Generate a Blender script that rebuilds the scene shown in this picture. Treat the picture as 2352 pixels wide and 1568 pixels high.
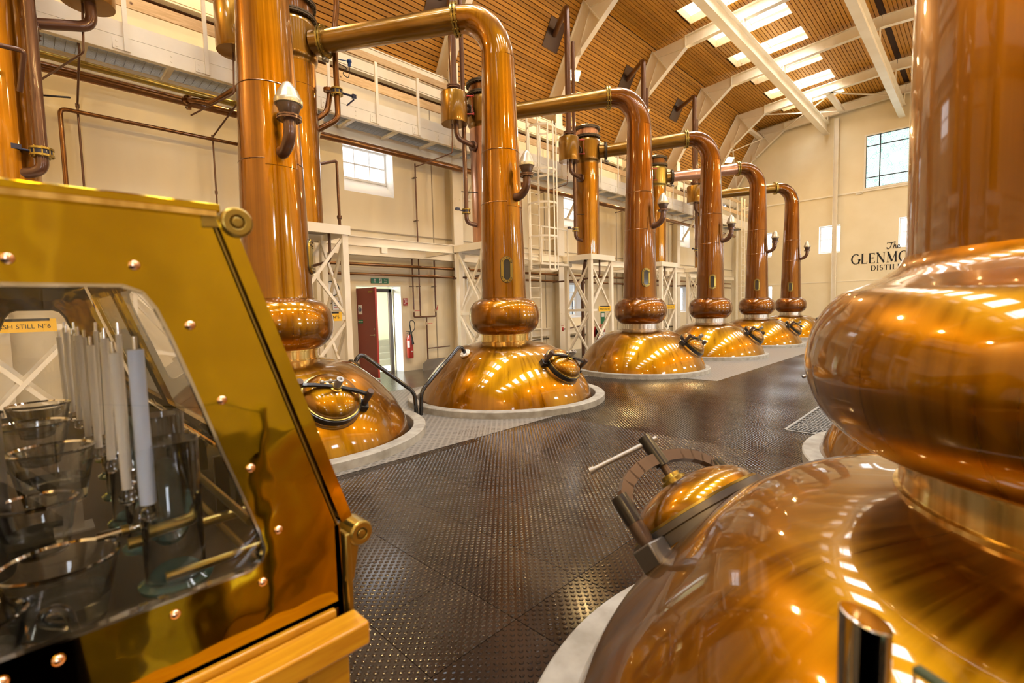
import bpy, bmesh, math, random
from mathutils import Vector, Matrix
random.seed(7)
pi = math.pi
SC = bpy.context.scene
COL = SC.collection
for o in list(bpy.data.objects): bpy.data.objects.remove(o)

# ---------------------------------------------------------------- camera, world, exposure
def cam_matrix():
    yaw, pit, rol = math.radians(44.457), math.radians(-3.8885), math.radians(-1.394)
    B = Matrix(((1,0,0),(0,0,-1),(0,1,0)))
    Rr = Matrix.Rotation(rol,3,'Z'); Rp = Matrix.Rotation(pit,3,'X'); Rz = Matrix.Rotation(yaw,3,'Z')
    return Matrix.Translation((0,0,1.55)) @ (Rz@B@Rp@Rr).to_4x4()
cd = bpy.data.cameras.new('camera'); cam = bpy.data.objects.new('camera', cd); COL.objects.link(cam)
cam.matrix_world = cam_matrix()
cd.sensor_width = 36; cd.lens = 1100.5/2352*36; cd.clip_start = .02; cd.clip_end = 200
cd.dof.use_dof = True; cd.dof.focus_distance = 7.0; cd.dof.aperture_fstop = 3.2
SC.camera = cam
SC.view_settings.view_transform = 'Standard'; SC.view_settings.look = 'None'
SC.view_settings.gamma = 1; SC.view_settings.use_curve_mapping = False
SC.view_settings.exposure = 0.50
W = bpy.data.worlds.new('sky'); SC.world = W; W.use_nodes = True
bg = W.node_tree.nodes['Background']; bg.inputs[0].default_value = (.80,.88,1,1); bg.inputs[1].default_value = 2.2
SKY_PANE = 1.6      # brightness of the white skylight panes
WIN_PANE = 2.2       # brightness of the upper window panes
ROOF_W = 100.0        # daylight coming down through each rooflight
SIDE_W = 36.0        # daylight through each side window
FLOOD_W = 125.0      # warm floodlights on the roof frames

# ---------------------------------------------------------------- materials
MATS = {}
def mat(name, col, rough=.5, metal=0., coat=0., coatr=.05, emit=None, es=0, **k):
    m = bpy.data.materials.new(name); m.use_nodes = True
    b = m.node_tree.nodes['Principled BSDF']
    b.inputs['Base Color'].default_value = (*col,1)
    b.inputs['Roughness'].default_value = rough; b.inputs['Metallic'].default_value = metal
    b.inputs['Coat Weight'].default_value = coat; b.inputs['Coat Roughness'].default_value = coatr
    if emit: b.inputs['Emission Color'].default_value = (*emit,1); b.inputs['Emission Strength'].default_value = es
    for a,v in k.items(): b.inputs[a].default_value = v
    MATS[name] = m
    return m
def nodes(m):
    nt = m.node_tree; return nt, nt.nodes['Principled BSDF']
def vary(m, c1, c2, scale=(1,1,1), detail=4, sc=3, lo=.35, hi=.65, gen='Object', rough=None, bump=0, bdist=.01, distort=0):
    nt,b = nodes(m); N = nt.nodes.new; L = nt.links.new
    tc = N('ShaderNodeTexCoord'); mp = N('ShaderNodeMapping'); mp.inputs['Scale'].default_value = scale
    no = N('ShaderNodeTexNoise'); no.inputs['Scale'].default_value = sc; no.inputs['Detail'].default_value = detail; no.inputs['Distortion'].default_value = distort
    cr = N('ShaderNodeValToRGB'); cr.color_ramp.elements[0].position = lo; cr.color_ramp.elements[1].position = hi
    cr.color_ramp.elements[0].color = (*c1,1); cr.color_ramp.elements[1].color = (*c2,1)
    L(tc.outputs[gen], mp.inputs[0]); L(mp.outputs[0], no.inputs['Vector']); L(no.outputs['Fac'], cr.inputs[0]); L(cr.outputs[0], b.inputs['Base Color'])
    if rough:
        mr = N('ShaderNodeMapRange'); mr.inputs['To Min'].default_value = rough[0]; mr.inputs['To Max'].default_value = rough[1]
        L(no.outputs['Fac'], mr.inputs['Value']); L(mr.outputs[0], b.inputs['Roughness'])
    if bump:
        bu = N('ShaderNodeBump'); bu.inputs['Strength'].default_value = bump; bu.inputs['Distance'].default_value = bdist
        L(no.outputs['Fac'], bu.inputs['Height']); L(bu.outputs[0], b.inputs['Normal'])
    return m
def copper(name, dark, light, rough=(.27,.42), stretch=(5,5,.35), coatw=1.0):
    """lacquered copper: streaky brushed metal under a clear glossy coat"""
    m = mat(name, light, .3, 1.0, coatw, .045)
    nt,b = nodes(m); N = nt.nodes.new; L = nt.links.new
    tc = N('ShaderNodeTexCoord'); mp = N('ShaderNodeMapping'); mp.inputs['Scale'].default_value = stretch
    n1 = N('ShaderNodeTexNoise'); n1.inputs['Scale'].default_value = 5; n1.inputs['Detail'].default_value = 3; n1.inputs['Distortion'].default_value = .1
    n2 = N('ShaderNodeTexNoise'); n2.inputs['Scale'].default_value = 1.6; n2.inputs['Detail'].default_value = 3
    mx = N('ShaderNodeMath'); mx.operation = 'MULTIPLY_ADD'; mx.inputs[1].default_value = .5
    ml = N('ShaderNodeMath'); ml.operation = 'MULTIPLY'; ml.inputs[1].default_value = .5
    cr = N('ShaderNodeValToRGB'); cr.color_ramp.elements[0].position = .34; cr.color_ramp.elements[1].position = .66
    cr.color_ramp.elements[0].color = (*dark,1); cr.color_ramp.elements[1].color = (*light,1)
    sx = N('ShaderNodeSeparateXYZ'); cx = N('ShaderNodeCombineXYZ'); nv_ = N('ShaderNodeVectorMath'); nv_.operation = 'NORMALIZE'
    ad_ = N('ShaderNodeVectorMath'); ad_.operation = 'ADD'; cz = N('ShaderNodeCombineXYZ')
    L(tc.outputs['Object'], sx.inputs[0]); L(sx.outputs['X'], cx.inputs[0]); L(sx.outputs['Y'], cx.inputs[1]); L(cx.outputs[0], nv_.inputs[0])
    L(sx.outputs['Z'], cz.inputs[2]); L(nv_.outputs[0], ad_.inputs[0]); L(cz.outputs[0], ad_.inputs[1]); L(ad_.outputs[0], mp.inputs[0])
    L(mp.outputs[0], n1.inputs['Vector']); L(tc.outputs['Object'], n2.inputs['Vector'])
    L(n2.outputs['Fac'], ml.inputs[0]); L(n1.outputs['Fac'], mx.inputs[0]); L(ml.outputs[0], mx.inputs[2]); L(mx.outputs[0], cr.inputs[0]); L(cr.outputs[0], b.inputs['Base Color'])
    mr = N('ShaderNodeMapRange'); mr.inputs['From Min'].default_value = .3; mr.inputs['From Max'].default_value = .7
    mr.inputs['To Min'].default_value = rough[0]; mr.inputs['To Max'].default_value = rough[1]
    L(n1.outputs['Fac'], mr.inputs['Value']); L(mr.outputs[0], b.inputs['Roughness'])
    bu = N('ShaderNodeBump'); bu.inputs['Strength'].default_value = .12; bu.inputs['Distance'].default_value = .02
    L(n2.outputs['Fac'], bu.inputs['Height']); L(bu.outputs[0], b.inputs['Normal']); L(bu.outputs[0], b.inputs['Coat Normal'])
    return m
M_COP = copper('lacquered_copper', (.215,.090,.001), (.345,.155,.003), stretch=(6,6,.3))
M_NECK = copper('lacquered_copper_neck', (.215,.080,.001), (.335,.138,.003), stretch=(3.5,3.5,.15))
M_ARM = copper('dull_copper', (.19,.092,.012), (.28,.145,.02), rough=(.28,.45), coatw=.6)
M_CONDL = copper('light_copper', (.27,.108,.004), (.39,.17,.010), rough=(.28,.44), stretch=(4,4,.25))
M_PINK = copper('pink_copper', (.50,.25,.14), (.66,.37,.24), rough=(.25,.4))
M_PIPE = mat('brown_pipe', (.125,.055,.028), .28, .4, .6, .10)
M_PIPEB = copper('brown_copper_pipe', (.15,.062,.018), (.27,.12,.035), rough=(.25,.4), coatw=.6)
M_FLG = mat('dark_flange', (.10,.075,.045), .45, .6)
M_BOLT = mat('bolt_metal', (.55,.47,.32), .35, .9)
M_BRASS = mat('polished_brass', (.80,.55,.16), .06, 1.0, .3, .03)
vary(M_BRASS, (.44,.285,.006), (.56,.38,.010), (1,1,1), 2, 6, .3, .7, bump=.22, bdist=.02)
M_BRASSD = mat('aged_brass', (.36,.26,.06), .28, .9, .2)
M_BRASSC = mat('collar_brass', (.86,.62,.20), .16, 1.0, .5)
vary(M_BRASSC, (.55,.36,.08), (.92,.70,.28), (9,9,.05), 2, 4, .35, .65)
M_STEEL = mat('dull_steel_collar', (.55,.50,.42), .3, 1.0, .3)
vary(M_STEEL, (.34,.30,.25), (.72,.66,.58), (9,9,.05), 2, 4, .35, .65)
M_CHROME = mat('polished_steel', (.62,.60,.56), .07, 1.0)
M_IRON = mat('black_iron', (.025,.022,.02), .32, .5, .4, .15)
M_IRONG = mat('worn_grey_iron', (.15,.135,.12), .38, .75)
M_IRONB = mat('brown_iron', (.10,.062,.042), .4, .6, .3)
M_GREYM = mat('grey_metal', (.34,.32,.29), .42, .8)
M_BLACK = mat('black_gloss_pipe', (.012,.012,.013), .14, .1, .8, .06)
M_CREAM = mat('cream_paint', (.86,.75,.54), .42, 0, .25, .2)
vary(M_CREAM, (.84,.75,.57), (.90,.83,.67), (1,1,1), 4, 1.5)
M_WALL = mat('wall_plaster', (.80,.69,.47), .8)
vary(M_WALL, (.79,.68,.46), (.86,.76,.54), (1,1,.25), 5, 1.3, bump=.08, bdist=.01)
M_WALLE = mat('end_wall_paint', (.85,.73,.50), .8)
vary(M_WALLE, (.80,.68,.43), (.86,.75,.51), (1,1,1), 5, .8, bump=.05, bdist=.01)
M_WHITE = mat('white_paint', (.88,.87,.84), .6)
M_KERB = mat('pale_concrete', (.47,.44,.38), .7)
vary(M_KERB, (.24,.22,.18), (.38,.36,.31), (1,1,1), 6, 7, .3, .65, bump=.2, bdist=.004)
M_PIT = mat('dark_pit', (.02,.017,.014), .9)
M_TILE = mat('dark_rubber', (.045,.034,.026), .30, 0, .25, .12)
vary(M_TILE, (.008,.005,.004), (.030,.020,.014), (1,1,1), 6, 2.0, .35, .75, rough=(.07,.26))
M_JOINT = mat('joint_grime', (.15,.10,.065), .5)
M_RED = mat('red_paint', (.42,.028,.018), .35, 0, .5)
M_REDT = mat('red_tap', (.55,.05,.04), .4)
M_DOOR = mat('dark_red_door', (.22,.022,.014), .3, 0, .4, .15)
M_DARKF = mat('dark_frame', (.06,.04,.03), .4)
M_LOBBY = mat('lobby_paint', (.80,.82,.66), .8)
M_STEP = mat('stair_grey', (.30,.28,.24), .8)
M_BLUE = mat('blue_plastic', (.02,.08,.28), .35)
M_NAVY = mat('navy_valve', (.015,.02,.06), .35, .2, .3)
M_GREEN = mat('green_sign', (.01,.17,.08), .4)
M_SIGNW = mat('sign_white', (.85,.85,.82), .5)
M_SIGNY = mat('sign_yellow', (.86,.50,.02), .45)
M_SIGNR = mat('sign_red', (.45,.02,.02), .45)
M_SIGNB = mat('sign_navy', (.02,.03,.12), .45)
M_INK = mat('black_ink', (.012,.012,.012), .6)
M_GLASS = mat('clear_glass', (1,1,1), .0, **{'Transmission Weight':1., 'IOR':1.45})
M_GLASSG = mat('sea_green_glass', (.42,.80,.70), .02, **{'Transmission Weight':.85, 'IOR':1.45})
M_GEDGE = mat('green_glass_edge', (.10,.16,.11), .15, **{'Transmission Weight':.5})
M_SMOKE = mat('sight_glass', (.03,.03,.028), .12, 0, .5)
M_TUBE = mat('milk_tube', (.90,.84,.72), .3, 0, .4)
M_TUBEB = mat('daylight_tint_tube', (.62,.74,.97), .35, 0, .4)  # blue daylight reflection painted into the tube colour
M_WAX = mat('clear_liquid', (.75,.72,.60), .02, **{'Transmission Weight':.9, 'IOR':1.33})
M_CONE = mat('silvery_lamp_cap', (.50,.44,.30), .32, .6, .3)
M_RIVET = mat('copper_rivet', (.92,.62,.46), .16, 1.0)
M_SKY = mat('skylight_pane', (1,1,1), .5, emit=(1,.98,.95), es=SKY_PANE)
M_WIN = mat('window_daylight_pane', (1,1,1), .5, emit=(.93,.96,1), es=WIN_PANE)
M_LAMP = mat('lamp_lens', (1,1,1), .5, emit=(1,.80,.45), es=26)
M_OUT = mat('outside_wall', (.62,.62,.62), .9)
M_ROOFO = mat('outside_slate', (.17,.18,.21), .8)
def wood(name, c1, c2, stretch, coat=0, rough=.55, sc=6):
    m = mat(name, c2, rough, 0, coat, .12)
    nt,b = nodes(m); N = nt.nodes.new; L = nt.links.new
    tc = N('ShaderNodeTexCoord'); mp = N('ShaderNodeMapping'); mp.inputs['Scale'].default_value = stretch
    no = N('ShaderNodeTexNoise'); no.inputs['Scale'].default_value = sc; no.inputs['Detail'].default_value = 7; no.inputs['Distortion'].default_value = 1.4
    vo = N('ShaderNodeTexVoronoi'); vo.inputs['Scale'].default_value = 4.2; vo.inputs['Randomness'].default_value = 1
    cr = N('ShaderNodeValToRGB'); cr.color_ramp.elements[0].position = .3; cr.color_ramp.elements[1].position = .7
    cr.color_ramp.elements[0].color = (*c1,1); cr.color_ramp.elements[1].color = (*c2,1)
    kr = N('ShaderNodeValToRGB'); kr.color_ramp.elements[0].position = .05; kr.color_ramp.elements[1].position = .13
    kr.color_ramp.elements[0].color = (.22,.13,.07,1); kr.color_ramp.elements[1].color = (1,1,1,1)
    oi = N('ShaderNodeObjectInfo'); om = N('ShaderNodeMapRange'); om.inputs['To Min'].default_value = .78; om.inputs['To Max'].default_value = 1.15
    mu = N('ShaderNodeMixRGB'); mu.blend_type = 'MULTIPLY'; mu.inputs[0].default_value = 1
    m2 = N('ShaderNodeMixRGB'); m2.blend_type = 'MULTIPLY'; m2.inputs[0].default_value = 1
    L(tc.outputs['Object'], mp.inputs[0]); L(mp.outputs[0], no.inputs['Vector']); L(tc.outputs['Object'], vo.inputs['Vector'])
    L(no.outputs['Fac'], cr.inputs[0]); L(vo.outputs['Distance'], kr.inputs[0]); L(cr.outputs[0], mu.inputs[1]); L(kr.outputs[0], mu.inputs[2])
    L(oi.outputs['Random'], om.inputs['Value']); L(mu.outputs[0], m2.inputs[1]); L(om.outputs[0], m2.inputs[2]); L(m2.outputs[0], b.inputs['Base Color'])
    return m
M_BOARD = wood('pine_board', (.42,.18,.012), (.62,.30,.030), (3,.35,3))
M_BACKB = mat('board_shadow_gap', (.05,.022,.01), .9)
M_RAILW = wood('oak_rail', (.55,.34,.14), (.72,.50,.25), (4,.4,4))
M_REVEAL = wood('pale_reveal', (.72,.50,.26), (.88,.68,.42), (3,3,3))
M_BENCH = wood('varnished_bench', (.50,.21,.008), (.66,.33,.015), (12,1.2,12), coat=.7, rough=.35, sc=4)
def grating_mat():
    m = mat('galvanised_grating', (.32,.33,.33), .45, .7)
    return m
M_GRAT = grating_mat()
def mat_weave():
    m = mat('grey_woven_mat', (.36,.33,.28), .55, .1, .15, .3)
    nt,b = nodes(m); N = nt.nodes.new; L = nt.links.new
    tc = N('ShaderNodeTexCoord'); mp = N('ShaderNodeMapping'); mp.inputs['Rotation'].default_value = (0,0,pi/4); mp.inputs['Scale'].default_value = (1,1,1)
    w1 = N('ShaderNodeTexWave'); w1.inputs['Scale'].default_value = 4.5; w1.bands_direction = 'X'
    w2 = N('ShaderNodeTexWave'); w2.inputs['Scale'].default_value = 4.5; w2.bands_direction = 'Y'
    mu = N('ShaderNodeMath'); mu.operation = 'MAXIMUM'
    bu = N('ShaderNodeBump'); bu.inputs['Strength'].default_value = .8; bu.inputs['Distance'].default_value = .006
    cr = N('ShaderNodeValToRGB'); cr.color_ramp.elements[0].color = (.10,.092,.078,1); cr.color_ramp.elements[1].color = (.24,.22,.19,1)
    L(tc.outputs['Object'], mp.inputs[0]); L(mp.outputs[0], w1.inputs['Vector']); L(mp.outputs[0], w2.inputs['Vector'])
    L(w1.outputs['Fac'], mu.inputs[0]); L(w2.outputs['Fac'], mu.inputs[1]); L(mu.outputs[0], bu.inputs['Height']); L(bu.outputs[0], b.inputs['Normal'])
    L(mu.outputs[0], cr.inputs[0]); L(cr.outputs[0], b.inputs['Base Color'])
    return m
M_MAT = mat_weave()
def stained():
    m = mat('etched_window_glass', (1,1,1), .5, emit=(1,1,1), es=1.0)
    nt,b = nodes(m); N = nt.nodes.new; L = nt.links.new
    tc = N('ShaderNodeTexCoord'); vo = N('ShaderNodeTexVoronoi'); vo.inputs['Scale'].default_value = 3.4
    wv = N('ShaderNodeMath'); wv.operation = 'SINE'; ml = N('ShaderNodeMath'); ml.operation = 'MULTIPLY'; ml.inputs[1].default_value = 52
    no = N('ShaderNodeTexNoise'); no.inputs['Scale'].default_value = 2.5
    ad = N('ShaderNodeMath'); ad.operation = 'MULTIPLY_ADD'; ad.inputs[1].default_value = 7
    cr = N('ShaderNodeValToRGB'); cr.color_ramp.elements[0].position = .15; cr.color_ramp.elements[0].color = (.33,.62,.55,1)
    cr.color_ramp.elements[1].position = .7; cr.color_ramp.elements[1].color = (.95,1.05,1.0,1)
    mr = N('ShaderNodeMapRange'); mr.inputs['From Min'].default_value = -1; mr.inputs['From Max'].default_value = 1
    L(tc.outputs['Object'], vo.inputs['Vector']); L(tc.outputs['Object'], no.inputs['Vector']); L(vo.outputs['Distance'], ml.inputs[0])
    L(no.outputs['Fac'], ad.inputs[0]); L(ml.outputs[0], ad.inputs[2]); L(ad.outputs[0], wv.inputs[0]); L(wv.outputs[0], mr.inputs['Value']); L(mr.outputs[0], cr.inputs[0])
    L(cr.outputs[0], b.inputs['Emission Color']); b.inputs['Base Color'].default_value = (.1,.1,.1,1)
    return m
M_STAIN = stained()

# ---------------------------------------------------------------- mesh helpers
def V3(*a): return Vector(a)
class MB:
    def __init__(s): s.v = []; s.f = []
    def add(s, vs, fs):
        n = len(s.v); s.v += [tuple(v) for v in vs]; s.f += [tuple(i+n for i in f) for f in fs]; return s
    def box(s, x0,x1,y0,y1,z0,z1):
        vs = [(x,y,z) for x in (x0,x1) for y in (y0,y1) for z in (z0,z1)]
        return s.add(vs, [(0,1,3,2),(4,6,7,5),(0,4,5,1),(2,3,7,6),(0,2,6,4),(1,5,7,3)])
    def obox(s, c, ax, h):
        c = Vector(c); X,Y,Z = [Vector(a).normalized()*k for a,k in zip(ax,h)]
        vs = [c+X*i+Y*j+Z*k for i in (-1,1) for j in (-1,1) for k in (-1,1)]
        return s.add(vs, [(0,1,3,2),(4,6,7,5),(0,4,5,1),(2,3,7,6),(0,2,6,4),(1,5,7,3)])
    def beam(s, p0, p1, w, h, up=(0,0,1)):
        p0 = Vector(p0); p1 = Vector(p1); d = (p1-p0); L = d.length; d.normalize()
        u = Vector(up); sd = d.cross(u)
        if sd.length < 1e-4: sd = d.cross(Vector((1,0,0)))
        sd.normalize(); u = sd.cross(d)
        return s.obox((p0+p1)/2, (d,sd,u), (L/2,w/2,h/2))
    def ibeam(s, p0, p1, w, h, t=.02, up=(0,0,1)):
        p0 = Vector(p0); p1 = Vector(p1); d = (p1-p0).normalized(); u = Vector(up); sd = d.cross(u).normalized(); u = sd.cross(d)
        s.beam(p0,p1,t,h-2*t,up); s.beam(p0+u*(h/2-t/2),p1+u*(h/2-t/2),w,t,up); s.beam(p0-u*(h/2-t/2),p1-u*(h/2-t/2),w,t,up); return s
    def tube(s, pts, r, seg=16, caps=True):
        pts = [Vector(p) for p in pts]; n = len(pts)
        if not isinstance(r,(list,tuple)): r = [r]*n
        T = []
        for i in range(n):
            a = pts[max(i-1,0)]; b = pts[min(i+1,n-1)]; d = (b-a)
            T.append(d.normalized() if d.length>1e-9 else Vector((0,0,1)))
        u = T[0].orthogonal().normalized(); vs = []
        for i in range(n):
            if i: u = (u - T[i]*u.dot(T[i])).normalized()
            w = T[i].cross(u)
            vs += [pts[i]+(u*math.cos(2*pi*k/seg)+w*math.sin(2*pi*k/seg))*r[i] for k in range(seg)]
        fs = [(i*seg+k, i*seg+(k+1)%seg, (i+1)*seg+(k+1)%seg, (i+1)*seg+k) for i in range(n-1) for k in range(seg)]
        if caps: fs += [tuple(range(seg))[::-1], tuple((n-1)*seg+k for k in range(seg))]
        return s.add(vs, fs)
    def lathe(s, prof, c=(0,0,0), seg=32, axis=(0,0,1)):
        c = Vector(c); A = Vector(axis).normalized(); u = A.orthogonal().normalized(); w = A.cross(u)
        if abs(A.z) > .999: u = Vector((1,0,0)); w = Vector((0,1,0)) if A.z>0 else Vector((0,-1,0))
        vs = []; idx = []
        for r,z in prof:
            if r < 1e-6: idx.append([len(vs)]*seg); vs.append(c+A*z)
            else:
                idx.append([len(vs)+k for k in range(seg)])
                vs += [c+A*z+(u*math.cos(2*pi*k/seg)+w*math.sin(2*pi*k/seg))*r for k in range(seg)]
        fs = []
        for i in range(len(prof)-1):
            a,b = idx[i],idx[i+1]
            for k in range(seg):
                q = [a[k],a[(k+1)%seg],b[(k+1)%seg],b[k]]; q2 = []
                for x in q:
                    if x not in q2: q2.append(x)
                if len(q2) > 2: fs.append(tuple(q2))
        return s.add(vs, fs)
    def disc(s, c, r, t, seg=24, axis=(0,0,1)):      # solid disc of thickness t centred on c
        return s.lathe([(0,-t/2),(r,-t/2),(r,t/2),(0,t/2)], c, seg, axis)
    def ring(s, c, r0, r1, t, seg=48, axis=(0,0,1)):
        return s.lathe([(r0,-t/2),(r1,-t/2),(r1,t/2),(r0,t/2),(r0,-t/2)], c, seg, axis)
    def bolts(s, c, r, n, br, bh, axis=(0,0,1), seg=6, ph=0):
        c = Vector(c); A = Vector(axis).normalized(); u = A.orthogonal().normalized(); w = A.cross(u)
        for k in range(n):
            a = 2*pi*(k+ph)/n; s.disc(c+(u*math.cos(a)+w*math.sin(a))*r, br, bh, seg, axis)
        return s
    def sphere(s, c, r, seg=12, sq=1, axis=(0,0,1)):
        n = seg//2; return s.lathe([(r*math.sin(pi*i/n), -r*sq*math.cos(pi*i/n)) for i in range(n+1)], c, seg, axis)
    def prism(s, poly, f, a, b):                      # poly [(u,v)], f(u,v,t) -> xyz
        n = len(poly); vs = [f(u,v,a) for u,v in poly]+[f(u,v,b) for u,v in poly]
        return s.add(vs, [tuple(range(n))[::-1], tuple(range(n,2*n))]+[(i,(i+1)%n,(i+1)%n+n,i+n) for i in range(n)])
    def build(s, name, m, parent=None, smooth=True, ang=38, bevel=0):
        me = bpy.data.meshes.new(name)
        off = parent.matrix_world.translation if parent else Vector((0,0,0))
        if parent: off = wloc(parent)
        me.from_pydata([(v[0]-off[0],v[1]-off[1],v[2]-off[2]) for v in s.v], [], s.f); me.validate()
        bm = bmesh.new(); bm.from_mesh(me); bmesh.ops.recalc_face_normals(bm, faces=bm.faces); bm.to_mesh(me); bm.free()
        if smooth:
            me.polygons.foreach_set('use_smooth', [True]*len(me.polygons)); me.set_sharp_from_angle(angle=math.radians(ang))
        me.materials.append(m); o = bpy.data.objects.new(name, me); COL.objects.link(o)
        if parent: o.parent = parent
        if bevel:
            md = o.modifiers.new('bevel','BEVEL'); md.width = bevel; md.segments = 2; md.limit_method = 'ANGLE'
        return o
def wloc(o):
    v = Vector(o.location)
    while o.parent: o = o.parent; v += Vector(o.location)
    return v
def tag(o, label=None, cat=None, group=None, kind=None):
    if label: o['label'] = label
    if cat: o['category'] = cat
    if group: o['group'] = group
    if kind: o['kind'] = kind
    return o
def thing(name, label, cat, loc, group=None, kind=None):
    o = bpy.data.objects.new(name, None); COL.objects.link(o); o.location = loc; o.empty_display_size = .1
    return tag(o, label, cat, group, kind)
def struct(o): o['kind'] = 'structure'; return o
def spl(P, n=6):                                      # Catmull-Rom through points
    out = []
    for i in range(len(P)-1):
        p0 = P[max(i-1,0)]; p1 = P[i]; p2 = P[i+1]; p3 = P[min(i+2,len(P)-1)]
        for k in range(n):
            t = k/n
            out.append(tuple(.5*((2*b)+(-a+c)*t+(2*a-5*b+4*c-d)*t*t+(-a+3*b-3*c+d)*t**3) for a,b,c,d in zip(p0,p1,p2,p3)))
    out.append(tuple(P[-1])); return out
def rounded(pts, rad, n=6):                           # polyline with rounded corners
    pts = [Vector(p) for p in pts]; out = [pts[0]]
    for i in range(1,len(pts)-1):
        a = (pts[i-1]-pts[i]); b = (pts[i+1]-pts[i]); r = min(rad, a.length*.49, b.length*.49)
        p = pts[i]+a.normalized()*r; q = pts[i]+b.normalized()*r
        for k in range(n+1):
            t = k/n; out.append(p*(1-t)**2+pts[i]*2*t*(1-t)+q*t*t)
    out.append(pts[-1]); return out
def text_mesh(name, body, size, origin, xdir, updir, m, parent=None, depth=.002, align='CENTER', sx=1.0):
    cu = bpy.data.curves.new(name,'FONT'); cu.body = body; cu.size = size; cu.extrude = depth; cu.align_x = align; cu.resolution_u = 3
    t = bpy.data.objects.new(name, cu); COL.objects.link(t); bpy.context.view_layer.update()
    me = bpy.data.meshes.new_from_object(t.evaluated_get(bpy.context.evaluated_depsgraph_get()))
    bpy.data.objects.remove(t)
    X = Vector(xdir).normalized(); U = Vector(updir).normalized(); N = X.cross(U)
    off = wloc(parent) if parent else Vector((0,0,0)); O = Vector(origin)-off
    for v in me.vertices:
        c = v.co.copy(); v.co = O+X*c.x*sx+U*c.y+N*c.z
    me.materials.clear(); me.materials.append(m)
    o = bpy.data.objects.new(name, me); COL.objects.link(o)
    if parent: o.parent = parent
    return o

def area(name, loc, size, target, power, col=(1,1,1), par=None, sy=None, spread=None):
    ld = bpy.data.lights.new(name,'AREA'); ld.shape = 'RECTANGLE'; ld.size = size; ld.size_y = sy or size; ld.energy = power; ld.color = col
    if spread: ld.spread = math.radians(spread)
    o = bpy.data.objects.new(name, ld); COL.objects.link(o); o.location = loc
    o.rotation_euler = (Vector(target)-Vector(loc)).to_track_quat('-Z','Y').to_euler()
    if par: o.location = Vector(loc)-wloc(par); o.parent = par
    return o

# ================================================================ THE SETTING
XL, XR, YB, YE = -10.7, 5.0, -6.0, 30.0
XM = (XL+XR)/2
FR = [-4.8,-.3,4.2,8.6,13.15,17.6,22.1,26.5,29.75]   # roof frames along the hall
def mirx(x): return 2*XM-x
STILLS_L = [(-6.13,2.21),(-5.94,5.88),(-5.86,10.39),(-5.84,14.5),(-5.95,19.0),(-5.95,23.4)]
RING_L = [1.70,1.70,1.57,1.57,1.57,1.57]
STILLS_R = [(.33,1.86),(.33,5.75)]
HOLES = [(x,y,r-.14) for (x,y),r in zip(STILLS_L,RING_L)] + [(x,y,1.48) for x,y in STILLS_R]

def holed_plate(mb, x0,x1,y0,y1, holes, z, seg=72):
    """flat plate with round holes, clipped to the rectangle"""
    bm = bmesh.new()
    def quad(a,b,c,d):
        if b-a > 1e-4 and d-c > 1e-4: bm.faces.new([bm.verts.new(p) for p in ((a,c,z),(b,c,z),(b,d,z),(a,d,z))])
    hs = sorted(holes, key=lambda h:h[1]); ys = y0
    ext = 6
    for i,(cx,cy,r) in enumerate(hs):
        s = 1.80
        quad(x0-ext,x1+ext,ys,cy-s); quad(x0-ext,cx-s,cy-s,cy+s); quad(cx+s,x1+ext,cy-s,cy+s)
        for k in range(seg):
            a0,a1 = 2*pi*k/seg,2*pi*(k+1)/seg
            P = []
            for a in (a0,a1):
                c,sn = math.cos(a),math.sin(a); q = s/max(abs(c),abs(sn)); P.append(((cx+r*c,cy+r*sn,z),(cx+q*c,cy+q*sn,z)))
            bm.faces.new([bm.verts.new(p) for p in (P[0][0],P[0][1],P[1][1],P[1][0])])
        ys = cy+s
    quad(x0-ext,x1+ext,ys,y1+ext)
    for co,no in (((x0,0,0),(-1,0,0)),((x1,0,0),(1,0,0)),((0,y0,0),(0,-1,0)),((0,y1,0),(0,1,0))):
        bmesh.ops.bisect_plane(bm, geom=bm.verts[:]+bm.edges[:]+bm.faces[:], plane_co=co, plane_no=no, clear_outer=True)
    bmesh.ops.remove_doubles(bm, verts=bm.verts[:], dist=1e-5)
    n = len(mb.v); bm.verts.index_update()
    mb.v += [tuple(v.co) for v in bm.verts]; mb.f += [tuple(n+v.index for v in f.verts) for f in bm.faces]; bm.free()
def holes_in(x0,x1): return [h for h in HOLES if x0 < h[0] < x1]

fl = MB(); holed_plate(fl, XL-.45,-2.8,YB,YE,holes_in(-9,-2.8),-.008); holed_plate(fl,-2.8,XR,YB,YE,holes_in(-2.8,9),-.008)
floor = struct(fl.build('floor', M_JOINT, smooth=False))
pit = MB(); pit.box(XL,XR,YB,YE,-1.0,-.95)
for h in HOLES: pit.lathe([(h[2]+.005,-.95),(h[2]+.005,-.012)], (h[0],h[1],0), 48)
pit.build('pit_lining', M_PIT, floor)

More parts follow.
